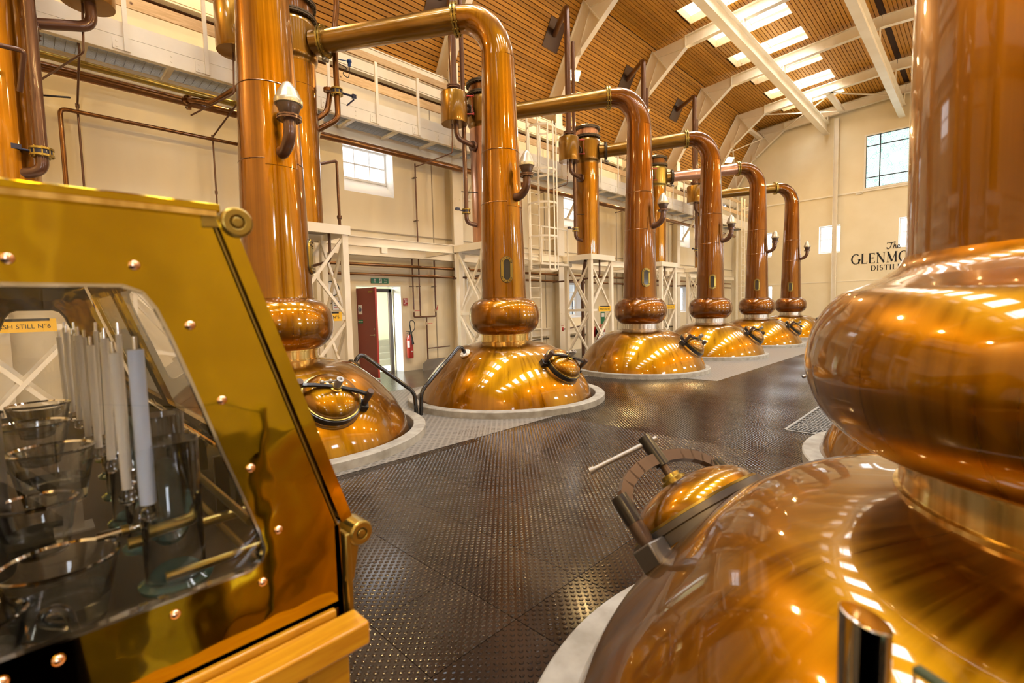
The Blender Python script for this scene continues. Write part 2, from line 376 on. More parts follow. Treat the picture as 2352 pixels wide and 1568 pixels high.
# rubber floor tiles with raised round studs: one shared mesh, a tile each
TP = .52; TX0, TY0 = -1.62, 1.63
def tile_mesh(name, seg, cut=None, org=(0,0)):
    mb = MB(); g = .0035
    if cut is None: mb.box(g,TP-g,g,TP-g,-.007,0)
    else:
        N = 14; d = (TP-2*g)/N
        for i in range(N):
            for j in range(N):
                cx,cy = g+(i+.5)*d, g+(j+.5)*d
                if all(math.hypot(cx+org[0]-h[0],cy+org[1]-h[1]) > h[2]+.06 for h in cut): mb.box(g+i*d,g+(i+1)*d,g+j*d,g+(j+1)*d,-.007,0)
    a = .052
    for i in range(10):
        for j in range(10):
            for q in (.25,.75):
                x,y = (i+q)*a,(j+q)*a
                if cut and any(math.hypot(x+org[0]-h[0],y+org[1]-h[1]) < h[2]+.12 for h in cut): continue
                mb.lathe([(.0145,0),(.0115,.0032),(.006,.0042),(0,.0044)] if seg>7 else [(.014,0),(.011,.0035),(0,.0042)], (x,y,0), seg)
    o = mb.build(name, M_TILE, None, True, 28); me = o.data; bpy.data.objects.remove(o); return me
tm_near, tm_far = tile_mesh('floor_tile',10), tile_mesh('floor_tile',6)
def add_tile(i,j):
    x,y = TX0+i*TP, TY0+j*TP
    near = [h for h in HOLES if math.hypot(x+TP/2-h[0],y+TP/2-h[1]) < h[2]+.55]
    if any(math.hypot(x+TP/2-h[0],y+TP/2-h[1]) < h[2]-.42 for h in HOLES): return
    me = tile_mesh('floor_tile',6,near,(x,y)) if near else (tm_near if y < 5 else tm_far)
    if not len(me.polygons): return
    o = bpy.data.objects.new('floor_tile', me); COL.objects.link(o); o.location = (x,y,0); o.parent = floor
nt_ = 0
for j in range(-3,30):
    for i in range(-9,2):
        x,y = TX0+i*TP, TY0+j*TP
        if (x < -4.9 and not 5.2 < y < 9.8) or (y > 6.35 and x > -1.7): continue
        add_tile(i,j); nt_ += 1
# the rest of the studded floor, too far or too hidden to tell tiles apart
rest = MB()
holed_plate(rest, TX0-6*TP,TX0,TY0+30*TP,YE,[],0)
holed_plate(rest, TX0+2*TP,XR,YB,TY0+TP*9,[(x,y,r) for x,y,r in HOLES if x>-2],0)
holed_plate(rest, XL,XR,YB,TY0-3*TP,[],0)
holed_plate(rest, TX0,XR,12.02,YE,[],0); holed_plate(rest,2.22,XR,TY0+TP*9,12.02,[],0)
holed_plate(rest, XL-.4,-8.2,TY0-3*TP,YE,[],0)
M_TILEF = M_TILE.copy(); M_TILEF.name = 'dark_rubber_far'
_nt,_b = nodes(M_TILEF); _N = _nt.nodes.new; _L = _nt.links.new
_tc = _N('ShaderNodeTexCoord'); _vo = _N('ShaderNodeTexVoronoi'); _vo.inputs['Scale'].default_value = 27; _vo.inputs['Randomness'].default_value = 0
_bu = _N('ShaderNodeBump'); _bu.inputs['Strength'].default_value = .7; _bu.inputs['Distance'].default_value = .006; _bu.invert = True
_L(_tc.outputs['Object'],_vo.inputs['Vector']); _L(_vo.outputs['Distance'],_bu.inputs['Height']); _L(_bu.outputs[0],_b.inputs['Normal'])
tag(rest.build('floor_studs_beyond', M_TILEF, floor, False), kind='stuff')

# grey woven matting round the left row of stills
mt = MB(); LH = [h for h in HOLES if h[0]<-3]
holed_plate(mt,-8.2,-4.33,TY0-2*TP,5.55,LH,.004)
holed_plate(mt,-8.2,-6.3,5.55,9.7,LH,.004)
holed_plate(mt,-8.2,-3.76,9.7,YE,LH,.004)
struct(mt.build('floor_matting', M_MAT, smooth=False))
# open diamond grating by the right row
gr = thing('floor_grating', 'galvanised diamond mesh floor grating beside the right-hand stills', 'grating', (-1.65,6.4,0))
g = MB(); x0,x1,y0,y1 = -1.65,2.2,6.4,12.0; st = .075
def okp(x,y): return x0<x<x1 and y0<y<y1 and all(math.hypot(x-h[0],y-h[1])>h[2]+.1 for h in HOLES)
for sgn in (1,-1):
    k = -80
    while k < 160:
        c = (x0 if sgn==1 else x1)+k*st; t = 0; run = None; yy = y0
        while yy <= y1+.05:
            x = c+sgn*(yy-y0)
            if okp(x,yy):
                if run is None: run = (x,yy)
                last = (x,yy)
            elif run is not None:
                if last != run: g.beam((*run,.004),(*last,.004),.012,.012)
                run = None
            yy += .05
        if run is not None and last != run: g.beam((*run,.004),(*last,.004),.012,.012)
        k += 1
tag(g.build('mesh_bars', M_GRAT, gr, False), kind='stuff')
e = MB(); e.box(x0-.03,x0,y0,y1,-.005,.012); e.box(x0,-1.22,y0-.03,y0,-.005,.012); e.build('edge_bar', M_GRAT, gr)
e = MB(); holed_plate(e,x0,x1,y0,y1,[h for h in HOLES if h[0]>-2],-.004); e.build('backing_plate', M_FLG, gr, False)

# ---- walls
def wall_cells(mb, horiz, t0, t1, u0,u1,v0,v1, holes):
    us = sorted({u0,u1,*[h[0] for h in holes],*[h[1] for h in holes]}); vs = sorted({v0,v1,*[h[2] for h in holes],*[h[3] for h in holes]})
    for a,b in zip(us,us[1:]):
        run = None
        for c,d in zip(vs,vs[1:]):
            m_ = ((a+b)/2,(c+d)/2); hole = any(h[0]<m_[0]<h[1] and h[2]<m_[1]<h[3] for h in holes)
            if not hole:
                run = (run[0],d) if run else (c,d)
            if hole or d == vs[-1]:
                if run:
                    if horiz=='x': mb.box(t0,t1,a,b,run[0],run[1])
                    else: mb.box(a,b,t0,t1,run[0],run[1])
                run = None
LW_UP = [(5.45,6.78),(13.45,14.85),(22.5,23.95)]
LW_LO = [(13.45,14.75),(22.7,24.0)]
holesL = [(a,b,4.41,5.56) for a,b in LW_UP]+[(a,b,1.18,2.45) for a,b in LW_LO]+[(5.63,6.87,-.01,2.2)]
w = MB(); wall_cells(w,'x',XL-.45,XL,YB,YE,-.02,6.95,holesL); wl = struct(w.build('wall_left', M_WALL, smooth=False))
w = MB(); w.box(XL-1.3,XL-.44,YB,YE,6.6,6.9); w.build('eaves_ledge', M_WALL, wl, False)
RW_UP = [(-3,-1.6),(5.45,6.8),(9.9,11.3),(14.4,15.8),(18.9,20.3),(23.3,24.7)]
holesR = [(a,b,4.41,5.56) for a,b in RW_UP]+[(a,b,1.1,2.5) for a,b in RW_UP]
w = MB(); wall_cells(w,'x',XR,XR+.45,YB,YE,-.02,6.95,holesR); wr = struct(w.build('wall_right', M_WALL, smooth=False))
EW = [(-6.33,-5.37,4.08,5.51),(-9.15,-8.62,4.13,5.5),(-3.0,-2.0,4.08,5.51),(-9.1,-8.58,1.15,2.5),(-4.36,-1.34,7.15,9.68)]
w = MB(); wall_cells(w,'y',YE,YE+.4,XL-.45,XR+.45,-.02,13.5,EW); we = struct(w.build('wall_end', M_WALLE, smooth=False))
w = MB(); w.box(XL-.45,XR+.45,YB-.4,YB,-.02,13.5); struct(w.build('wall_back', M_WALLE, smooth=False))
tr = MB(); tr.box(XL,XR,YE-.04,YE,6.98,7.05); struct(tr.build('trim_1', M_CREAM))
tr = MB(); tr.box(XL,XR,YE-.012,YE,2.55,2.58); struct(tr.build('trim_2', M_CREAM))
# thin vertical joints in the side wall rendering
tr = MB()
for y in (7.95,3.55,12.6,17.1,21.6): tr.box(XL,XL+.012,y,y+.025,0,6.9)
tr.box(XL,XL+.02,YB,YE,3.5,3.53)
tr.build('joint_strip', mat('joint_shadow',(.42,.35,.24),.8), wl)

def window_unit(n, axis, pos, inn, a,b,c,d, cols, rows, sgn, pane=M_WIN, fm=M_WHITE, panem=True, slope=True):
    """sash window: pos = plane of the sash; inn = inner wall face; splayed sill between"""
    P = (lambda t,u,v:(t,u,v)) if axis=='x' else (lambda t,u,v:(u,t,v))
    def bx(mb,t0,t1,u0,u1,v0,v1):
        if axis=='x': mb.box(min(t0,t1),max(t0,t1),u0,u1,v0,v1)
        else: mb.box(u0,u1,min(t0,t1),max(t0,t1),v0,v1)
    fr = MB(); w_ = .055; lo = c+(.37 if slope else .05)
    bx(fr,pos-.03,pos+.03,a,a+w_,lo,d); bx(fr,pos-.03,pos+.03,b-w_,b,lo,d); bx(fr,pos-.03,pos+.03,a+w_,b-w_,lo,lo+w_); bx(fr,pos-.03,pos+.03,a+w_,b-w_,d-w_,d)
    o = struct(fr.build('window_%d'%n, fm))
    # lining of the reveal, sill sloping down into the room
    s = MB(); q = [P(pos,a,lo),P(pos,b,lo),P(inn,b,c),P(inn,a,c)]; q2 = [P(pos,a,c-.02),P(pos,b,c-.02)]
    s.add(q+q2,[(0,1,2,3),(0,4,5,1),(0,3,4),(1,5,2),(3,2,5,4)]); s.build('sloping_sill', M_WHITE, o, False)
    s = MB(); e_=.006
    for u in (a,b): bx(s,pos,inn-.001*sgn,u-(0 if u==a else e_),u+(e_ if u==a else 0),c,d)
    bx(s,pos,inn-.001*sgn,a,b,d-e_,d); s.build('reveal_lining', M_WHITE, o, False)
    gw = (b-a-2*w_)/cols; gh = (d-lo-2*w_)/rows
    for i in range(1,cols):
        m_ = MB(); bx(m_,pos-.015,pos+.015,a+w_+i*gw-.011,a+w_+i*gw+.011,lo+w_,d-w_); m_.build('glazing_bar', fm, o)
    for j in range(1,rows):
        m_ = MB(); t = .02 if (j==rows//2 and rows%2==0) else .011; bx(m_,pos-.018,pos+.018,a+w_,b-w_,lo+w_+j*gh-t,lo+w_+j*gh+t); m_.build('glazing_bar', fm, o)
    for i in range(cols):
        for j in range(rows):
            m_ = MB(); bx(m_,pos-.004,pos+.004,a+w_+i*gw,a+w_+(i+1)*gw,lo+w_+j*gh,lo+w_+(j+1)*gh); m_.build('pane', pane, o, False)
    return o
n = 1
for a,b in LW_UP:
    window_unit(n,'x',XL-.36,XL,a,b,4.41,5.56,3,2,1); n += 1
for a,b in LW_LO: window_unit(n,'x',XL-.36,XL,a,b,1.18,2.45,3,4,1,pane=M_GLASS,slope=False); n += 1
for a,b in RW_UP:
    window_unit(n,'x',XR+.36,XR,a,b,4.41,5.56,3,2,-1); n += 1
    for zc_,h_ in ((5.0,.8),(1.8,1.2)): area('window_daylight',(XR+.30,(a+b)/2,zc_),b-a-.15,(XR-3,(a+b)/2,zc_-.4),SIDE_W,(.80,.88,1),None,h_,140)
    window_unit(n,'x',XR+.36,XR,a,b,1.1,2.5,3,4,-1,slope=False); n += 1
for a,b,c,d in EW[:4]: window_unit(n,'y',YE+.3,YE,a,b,c,d,3 if b-a>.7 else 2,4,1,slope=False); n += 1
# the big etched window in the gable, dark glazing bars
a,b,c,d = EW[4]; fr = MB(); y = YE+.06
for q in ((a-.08,a,c-.08,d+.08),(b,b+.08,c-.08,d+.08),(a,b,c-.08,c),(a,b,d,d+.08)): fr.box(q[0],q[1],YE-.03,YE+.1,q[2],q[3])
gw = struct(fr.build('window_%d'%n, M_CREAM))
xs = [a,a+.56,b-.56,b]; zs = [c,c+.50,d-.50,d]
for i in range(4): m_ = MB(); m_.box(xs[i]-.022,xs[i]+.022,y-.02,y+.02,c,d); m_.build('glazing_bar', M_INK, gw)
for i in range(4): m_ = MB(); m_.box(a,b,y-.022,y+.022,zs[i]-.022,zs[i]+.022); m_.build('glazing_bar', M_INK, gw)
for i in range(3):
    for j in range(3): m_ = MB(); m_.box(xs[i],xs[i+1],y-.004,y+.004,zs[j],zs[j+1]); m_.build('pane', M_STAIN, gw, False)
m_ = MB(); m_.disc(((a+b)/2-.30,y-.008,(c+d)/2),.26,.008,32,(0,1,0)); m_.build('clear_centre', mat('clear_centre_glass',(1,1,1),.5,emit=(1,1,1),es=2.2), gw, False)
sb = MB(); sb.box(-4.75,-4.45,YE-.05,YE,6.90,6.95); sb.box(-4.62,-4.57,YE-.05,YE,6.93,7.07); sb.build('sill_bracket', M_CREAM, gw)

# ---- ceiling: pine boards on two steep and two shallow slopes, dark gaps behind
SLOPE = [(-11.75,6.95),(-9.28,11.38),(XM,11.38+.06*(XM+9.28))]
def sl_pt(k, s):                                     # k 0 steep, 1 shallow ; s distance along
    p,q = SLOPE[k],SLOPE[k+1]; L = math.hypot(q[0]-p[0],q[1]-p[1]); return (p[0]+(q[0]-p[0])*s/L, p[1]+(q[1]-p[1])*s/L)
def sl_len(k): p,q = SLOPE[k],SLOPE[k+1]; return math.hypot(q[0]-p[0],q[1]-p[1])
SKY = []
ends = [8.25,10.5,12.75,15.0,17.27,19.52,21.77,24.08,26.36,28.46,6.0,3.75,1.5,-.75,-3.0]
for e_ in ends: SKY.append((e_-1.13,e_))
SX0,SX1 = -7.69,-5.03
cb = MB()
for mir in (0,1):
    for k in (0,1):
        p,q = SLOPE[k],SLOPE[k+1]; off = .035
        f = (lambda x: mirx(x)) if mir else (lambda x: x)
        if k == 0: cb.add([(f(p[0]),YB,p[1]+off),(f(p[0]),YE,p[1]+off),(f(q[0]),YE,q[1]+off),(f(q[0]),YB,q[1]+off)],[(0,1,2,3)])
        else:      # leave the rooflights open
            ys = sorted({YB,YE,*[s for S in SKY for s in S]}); g_ = lambda x: 11.38+.06*(x+9.28)+off
            for y0,y1 in zip(ys,ys[1:]):
                op = any(S[0]<(y0+y1)/2<S[1] for S in SKY)
                for xa,xb in ([(p[0],SX0),(SX1,q[0])] if op else [(p[0],q[0])]):
                    cb.add([(f(xa),y0,g_(xa)),(f(xa),y1,g_(xa)),(f(xb),y1,g_(xb)),(f(xb),y0,g_(xb))],[(0,1,2,3)])
ceiling = struct(cb.build('ceiling', M_BACKB, smooth=False))
BW = .1175; bcache = {}
def board(k, mir, s, y0, y1, collect=None):
    """one board: bevelled plank lying on the slope between y0 and y1"""
    a = sl_pt(k,s+.009); b_ = sl_pt(k,s+BW-.006)
    d = Vector((b_[0]-a[0],0,b_[1]-a[1])).normalized(); nrm = Vector((d.z,0,-d.x))   # into the room
    mx = (lambda v:(mirx(v[0]),v[1],v[2])) if mir else tuple
    P = []
    for y in (y0,y1):
        A = Vector((a[0],y,a[1])); B = Vector((b_[0],y,b_[1]))
        P += [A-nrm*.02, A+nrm*.002+d*.0, A+nrm*.012+d*.006, B+nrm*.012-d*.003, B-nrm*.02]
    F = [(0,1,6,5),(1,2,7,6),(2,3,8,7),(3,4,9,8),(0,4,3,2,1),(5,6,7,8,9)]
    if collect is not None: collect.add([mx(p) for p in P],F); return
    key = (k,round(y1-y0,3)); org = Vector((a[0],y0,a[1]))
    if key not in bcache:
        mb = MB(); mb.add([p-org for p in P],F); o = mb.build('ceiling_board', M_BOARD, None, False); bcache[key] = o.data; bpy.data.objects.remove(o)
    o = bpy.data.objects.new('ceiling_board', bcache[key]); COL.objects.link(o); o.location = org; o.parent = ceiling
stuffb = MB()
for mir in (0,1):
    for k in (0,1):
        nb = int(sl_len(k)/BW)
        for i in range(nb+1):
            s = i*BW
            if s+BW > sl_len(k)+.02: continue
            x = sl_pt(k,s+BW/2)[0]
            for bi in range(len(FR)+1):
                y0 = ([YB]+FR)[bi]; y1 = (FR+[YE])[bi]
                if y1-y0 < .05: continue
                # boards crossing a rooflight are cut
                segs = [(y0+.002,y1-.002)]
                if k == 1 and SX0-.03 < x < SX1+.03:
                    for S in SKY:
                        ns = []
                        for u,v in segs:
                            if S[1] <= u or S[0] >= v: ns.append((u,v))
                            else:
                                if S[0]-u > .02: ns.append((u,S[0]))
                                if v-S[1] > .02: ns.append((S[1],v))
                        segs = ns
                single = mir==0 and ((k==0 and s>.9 and 4 < y0 < 29) or (k==1 and 13 < y0 < 22 and x < -6.2 and len(segs)<=3))
                for u,v in segs: board(k,mir,s,u,v,None if single else stuffb)
tag(stuffb.build('ceiling_boards_beyond', M_BOARD, ceiling, False), kind='stuff')
# rooflights: timber upstand, bright pane above
ri = n+1
def rooflight(mir, y0, y1, idx):
    f = mirx if mir else (lambda x:x); xa,xb = SX0,SX1; zf = lambda x: 11.38+.06*(x+9.28)
    up = MB(); H = .26; t = .02
    for ya in (y0,y1-t):
        vs = [(f(x),yy,zf(x)+dz) for x in (xa,xb) for yy in (ya,ya+t) for dz in (-.015,H)]
        up.add(vs,[(0,1,3,2),(4,6,7,5),(0,4,5,1),(2,3,7,6),(0,2,6,4),(1,5,7,3)])
    for x_ in (xa,xb-t):
        vs = [(f(x),yy,zf(x)+dz) for x in (x_,x_+t) for yy in (y0,y1) for dz in (-.015,H)]
        up.add(vs,[(0,1,3,2),(4,6,7,5),(0,4,5,1),(2,3,7,6),(0,2,6,4),(1,5,7,3)])
    o = struct(up.build('window_%d'%idx, M_REVEAL, smooth=False))
    p = MB(); xm = (xa+xb)/2
    for (u,v) in ((xa,xm-.02),(xm+.02,xb)):
        p = MB(); p.add([(f(u),y0,zf(u)+H),(f(u),y1,zf(u)+H),(f(v),y1,zf(v)+H),(f(v),y0,zf(v)+H)],[(0,1,2,3)]); p.build('pane', M_SKY, o, False)
    b_ = MB(); b_.box(f(xm)-.02,f(xm)+.02,y0,y1,zf(xm)+H-.07,zf(xm)+H+.01); b_.build('glazing_bar', M_CREAM, o)
    c_ = Vector((f(xm),(y0+y1)/2,zf(xm)+H-.02)); area('rooflight_daylight',c_,SX1-SX0-.08,c_+Vector((0,0,-1)),ROOF_W,(.93,.96,1),None,y1-y0-.08,125)
for S in SKY:
    for mir in (0,1): rooflight(mir,S[0],S[1],ri); ri += 1
# unseen lids added so that no daylight leaks round the panes
lid = MB()
lid.box(XL-1.6,XR+1.6,YB-.4,YE+.4,12.6,12.65); lid.box(XL-1.9,XL-1.4,YB-.4,YE+.4,6.5,12.65); lid.box(XR+1.4,XR+1.9,YB-.4,YE+.4,6.5,12.65)
lid.box(XL-1.8,XL-.44,YB,YE,6.55,6.6); lid.box(XR+.44,XR+1.8,YB,YE,6.55,6.9)
lid.build('light_lid', M_ROOFO, ceiling, False)

# ---- portal frames
FN = ['behind the camera','beside the spirit safe','above the nearest condenser','with the cream lamp head, above the second still','with the lit floodlight near the third lyne arm','fourth from the end wall','third from the end wall','second from the end wall','against the end wall']
def frame(y, label):
    t = thing('roof_frame', label, 'steel frame', (XL+.2,y,0))
    for mir in (0,1):
        f = mirx if mir else (lambda x:x); sx = -1 if mir else 1
        F3 = lambda u,v,tt:(f(u),tt,v)
        up = Vector((0,1,0))
        c = MB(); zc = 8.25
        c.box(min(f(-10.98),f(-10.42)),max(f(-10.98),f(-10.42)),y-.016,y+.016,0,zc-.02); c.box(min(f(-10.44),f(-10.40)),max(f(-10.44),f(-10.40)),y-.16,y+.16,0,zc); c.box(min(f(-11.0),f(-10.97)),max(f(-11.0),f(-10.97)),y-.16,y+.16,6.9,zc-.3)
        c.build('column', M_CREAM, t)
        r = MB()
        O0,O1 = (-11.18,7.95),(-9.30,11.22); I0,I1 = (-10.58,8.05),(-9.60,9.64); I2,I3 = (-8.70,10.36),(-8.0,10.90)
        r.prism([O0,O1,(-9.30,10.60),I1,I0],F3,y-.012,y+.012)
        def fl_(p,q,w_=.2,th=.02): 
            a_ = Vector((f(p[0]),y,p[1])); b_ = Vector((f(q[0]),y,q[1])); r.beam(a_,b_,w_,th,(b_-a_).cross(Vector((0,1,0))))
        fl_(O0,O1); fl_(I0,I1); fl_(I1,(-9.05,11.0),.10)
        r.build('steep_rafter', M_CREAM, t)
        r = MB(); r.prism([I1,(-9.30,11.22),(-8.0,11.30),I3,I2],F3,y-.010,y+.010); fl_(I1,I2,.2); fl_(I2,I3,.2); fl_((-9.30,11.22),I2,.2,.035); fl_((-8.0,11.3),I3,.2); fl_((-9.2,10.95),I3,.10)
        r.box(min(f(-9.62),f(-9.42)),max(f(-9.62),f(-9.42)),y-.09,y-.07,9.62,9.95)
        r.build('haunch', M_CREAM, t)
        r = MB(); zr = lambda x: 11.10+.06*(x+8.0)
        a_ = Vector((f(-8.0),y,zr(-8.0))); b_ = Vector((XM,y,zr(XM))); r.ibeam(a_,b_,.2,.40,.022)
        r.build('shallow_rafter', M_CREAM, t)
        b3 = MB(); b3.box(min(f(-10.98),f(-10.62)),max(f(-10.98),f(-10.62)),y-.28,y-.18,8.95,9.05); b3.build('eaves_bracket', M_CREAM, t)
        if not mir:
            for z0 in (1.0,1.35,4.6): 
                bo = MB()
                for dy in (-.09,.09): bo.disc((-10.395,y+dy,z0),.016,.012,6,(1,0,0))
                bo.build('bolt_pair', M_CREAM, t)
    return t
for y,l in zip(FR,FN): frame(y,'cream steel roof frame '+l)
# eaves beams between the frames
for mir in (0,1):
    f = mirx if mir else (lambda x:x)
    t = thing('eaves_beam','long cream eaves beam %s wall above the walkway'%('along the right-hand' if mir else 'along the left-hand'),'beam',(f(-10.58),YB,7.4))
    m_ = MB(); m_.beam((f(-10.62),YB,7.52),(f(-10.62),YE,7.52),.05,.56); m_.beam((f(-10.66),YB,7.20),(f(-10.66),YE,7.20),.16,.03); m_.beam((f(-10.66),YB,7.82),(f(-10.66),YE,7.82),.16,.03); m_.build('beam', M_CREAM, t)
    for y in FR:
        m_ = MB(); m_.prism([(-10.72,7.95),(-10.36,7.55),(-10.36,7.2),(-10.72,6.95)],lambda u,v,tt:(f(u),tt,v),y-.17,y-.13); m_.build('gusset', M_CREAM, t)
# runway beams hung below the rafters
for x,l in ((-6.05,'cream runway beam under the rooflights, left of the pair'),(-2.98,'cream runway beam under the roof, right of the pair')):
    t = thing('runway_beam', l, 'beam', (x,YB,10.45)); m_ = MB(); m_.ibeam((x,YB,10.46),(x,YE-.05,10.46),.26,.54,.028); m_.build('beam', M_CREAM, t)
    for y in FR:
        m_ = MB(); z1 = 10.88+.06*(x+8.0); m_.box(x-.10,x-.07,y-.12,y+.12,10.72,z1+.02); m_.box(x+.07,x+.10,y-.12,y+.12,10.72,z1+.02); m_.box(x-.1,x+.1,y-.12,y+.12,10.72,10.75); m_.build('hanger', M_CREAM, t)
# bracing in the end bay
def strut(p,q,l,w_=.06,name='roof_brace'):
    t = thing(name,l,'brace',p); m_ = MB(); m_.beam(p,q,w_,w_*.7); m_.build('bar',M_CREAM,t)
    m_ = MB()
    for a_ in (p,q): m_.box(a_[0]-.06,a_[0]+.06,a_[1]-.06,a_[1]+.06,a_[2]-.01,a_[2]+.01)
    m_.build('end_plate',M_CREAM,t)
strut((-8.0,26.6,10.9),(-5.2,29.6,11.05),'thin cream diagonal roof brace crossing the last bay towards the ridge')
strut((-5.2,26.6,11.05),(-8.0,29.6,10.9),'thin cream diagonal roof brace crossing the last bay towards the wall')
strut((-5.2,26.6,11.05),(-3.1,29.6,11.15),'thin cream diagonal roof brace behind the right runway beam')
strut((-9.6,26.6,9.5),(-9.0,29.6,10.7),'thin cream brace on the steep slope, sloping up to the knee')
strut((-10.4,29.6,8.2),(-9.6,26.6,9.9),'thin cream brace on the steep slope, sloping down to the eaves')
strut((-5.35,26.5,11.12),(-5.35,29.7,11.12),'broad flat cream strut between the last two frames',.22)
strut((-9.15,26.5,10.75),(-9.15,29.7,10.75),'broad flat cream strut at the knee of the last two frames',.2)
for x,l in ((-5.6,'tall cream gable post left of the big etched window'),(-10.55,'tall cream gable post in the left corner'),(-.2,'tall cream gable post right of the big etched window')):
    t = thing('gable_post',l,'post',(x,YE-.1,0)); z1 = 10.9 if x>-10 else 8
    m_ = MB(); m_.ibeam((x,YE-.12,0),(x,YE-.12,z1),.20,.20,.016,(1,0,0)); m_.build('post',M_CREAM,t)
    m_ = MB(); m_.box(x-.14,x+.14,YE-.25,YE-.01,0,.02); m_.build('base_plate',M_CREAM,t)

# ---- fire exit door in the left wall, lobby behind it
d0,d1 = 5.63,6.87
fr = MB(); fr.box(XL-.43,XL-.36,d0,d0+.07,0,2.2); fr.box(XL-.43,XL-.36,d1-.14,d1-.05,0,2.15); fr.box(XL-.43,XL-.36,d0,d1-.05,2.06,2.15)
door = struct(fr.build('door_1', M_DARKF))
m_ = MB(); m_.box(XL-.35,XL-.002,d1-.012,d1,0,2.2); m_.box(XL-.35,XL-.002,d0,d1,2.19,2.2); m_.build('reveal_lining', M_WHITE, door, False)
hx,hy = XL-.02,5.66; ex,ey = -9.98,5.73; dv = Vector((ex-hx,ey-hy,0)); dl = dv.length; dv.normalize(); nv = Vector((-dv.y,dv.x,0))
m_ = MB(); m_.obox((hx+dv.x*dl/2,hy+dv.y*dl/2,1.075),(dv,nv,(0,0,1)),(dl/2,.022,1.05)); leaf = m_.build('door_leaf', M_DOOR, door)
m_ = MB(); m_.obox((ex,ey,1.075),(dv,nv,(0,0,1)),(.006,.024,1.05)); m_.build('lipping', M_RED, leaf)
fn = -nv                                              # face towards the room camera
def on_leaf(s,z,off=.026): return Vector((hx,hy,0))+dv*s+fn*off+Vector((0,0,z))
def leaf_box(s,z,hw,hh,mt_,nm,par=None,t=.004): 
    m_ = MB(); m_.obox(on_leaf(s,z),(dv,fn,(0,0,1)),(hw,t,hh)); return m_.build(nm,mt_,par or leaf)
m_ = MB(); m_.tube([on_leaf(dl-.07,1.02,.03),on_leaf(dl-.07,1.02,.07),on_leaf(dl-.19,1.02,.07)],.009,8); m_.disc(on_leaf(dl-.07,1.02,.028),.025,.008,12,fn); m_.build('lever_handle',M_BOLT,leaf)
m_ = MB(); m_.disc(on_leaf(dl-.07,1.16,.028),.022,.008,12,fn); m_.build('lock_escutcheon',M_BOLT,leaf)
leaf_box(dl-.16,2.03,.08,.018,M_BRASSD,'door_label')
leaf_box(.14,1.62,.075,.11,M_SIGNW,'notice')
m_ = MB(); m_.lathe([(0,0),(.062,0),(.062,.004),(0,.004)],on_leaf(.14,1.62,.030),24,fn); m_.build('blue_roundel',M_SIGNB,leaf)
for i in range(4): leaf_box(.14,1.66-.026*i,.038,.004,M_SIGNW,'notice_line',t=.009)
leaf_box(.14,1.34,.09,.045,M_GREEN,'green_notice'); text_mesh('lettering','Push to open',.034,on_leaf(.14,1.33,.031),dv,(0,0,1),M_SIGNW,leaf)
# lobby
lb = MB(); lx = XL-.46
lb.box(lx-2.6,lx,4.9,5.0,0,2.6); lb.box(lx-2.6,lx,8.4,8.5,0,2.6); lb.box(lx-2.7,lx-2.6,4.9,8.5,0,2.6); lb.box(lx-2.7,lx,4.9,8.5,2.6,2.7); lb.box(lx-2.7,lx,4.9,8.5,-.1,0)
lobby = struct(lb.build('wall_lobby', M_LOBBY, smooth=False))
stp = MB()
for i in range(4): stp.box(lx-1.5-.28*i,lx-1.15-.28*i,6.2,8.4,.0,.17*(i+1))
stp.build('stair_steps', M_STEP, lobby)
area('lobby_daylight',(lx-.35,5.2,2.3),.8,(XL+.3,6.9,0.2),150,(.92,.96,1))
# outside, seen through the low windows
ob = struct(MB().box(-40,XL-3.3,-30,60,-.25,-.2).build('ground', M_STEP, smooth=False))
hb = thing('outbuilding','pale outbuilding with slate roof seen through the low windows','building',(-19,20,-.2))
m_ = MB(); m_.box(-22,-19,8,34,-.2,3.2); m_.build('wall',M_OUT,hb)
m_ = MB(); m_.prism([(-22.3,3.2),(-20.5,4.8),(-18.7,3.2)],lambda u,v,t:(u,t,v),7.8,34.2); m_.build('roof',M_ROOFO,hb)
for i in range(8): m_ = MB(); m_.box(-19.0,-18.96,10+3*i,11+3*i,1.0,2.3); m_.build('window',M_SMOKE,hb)

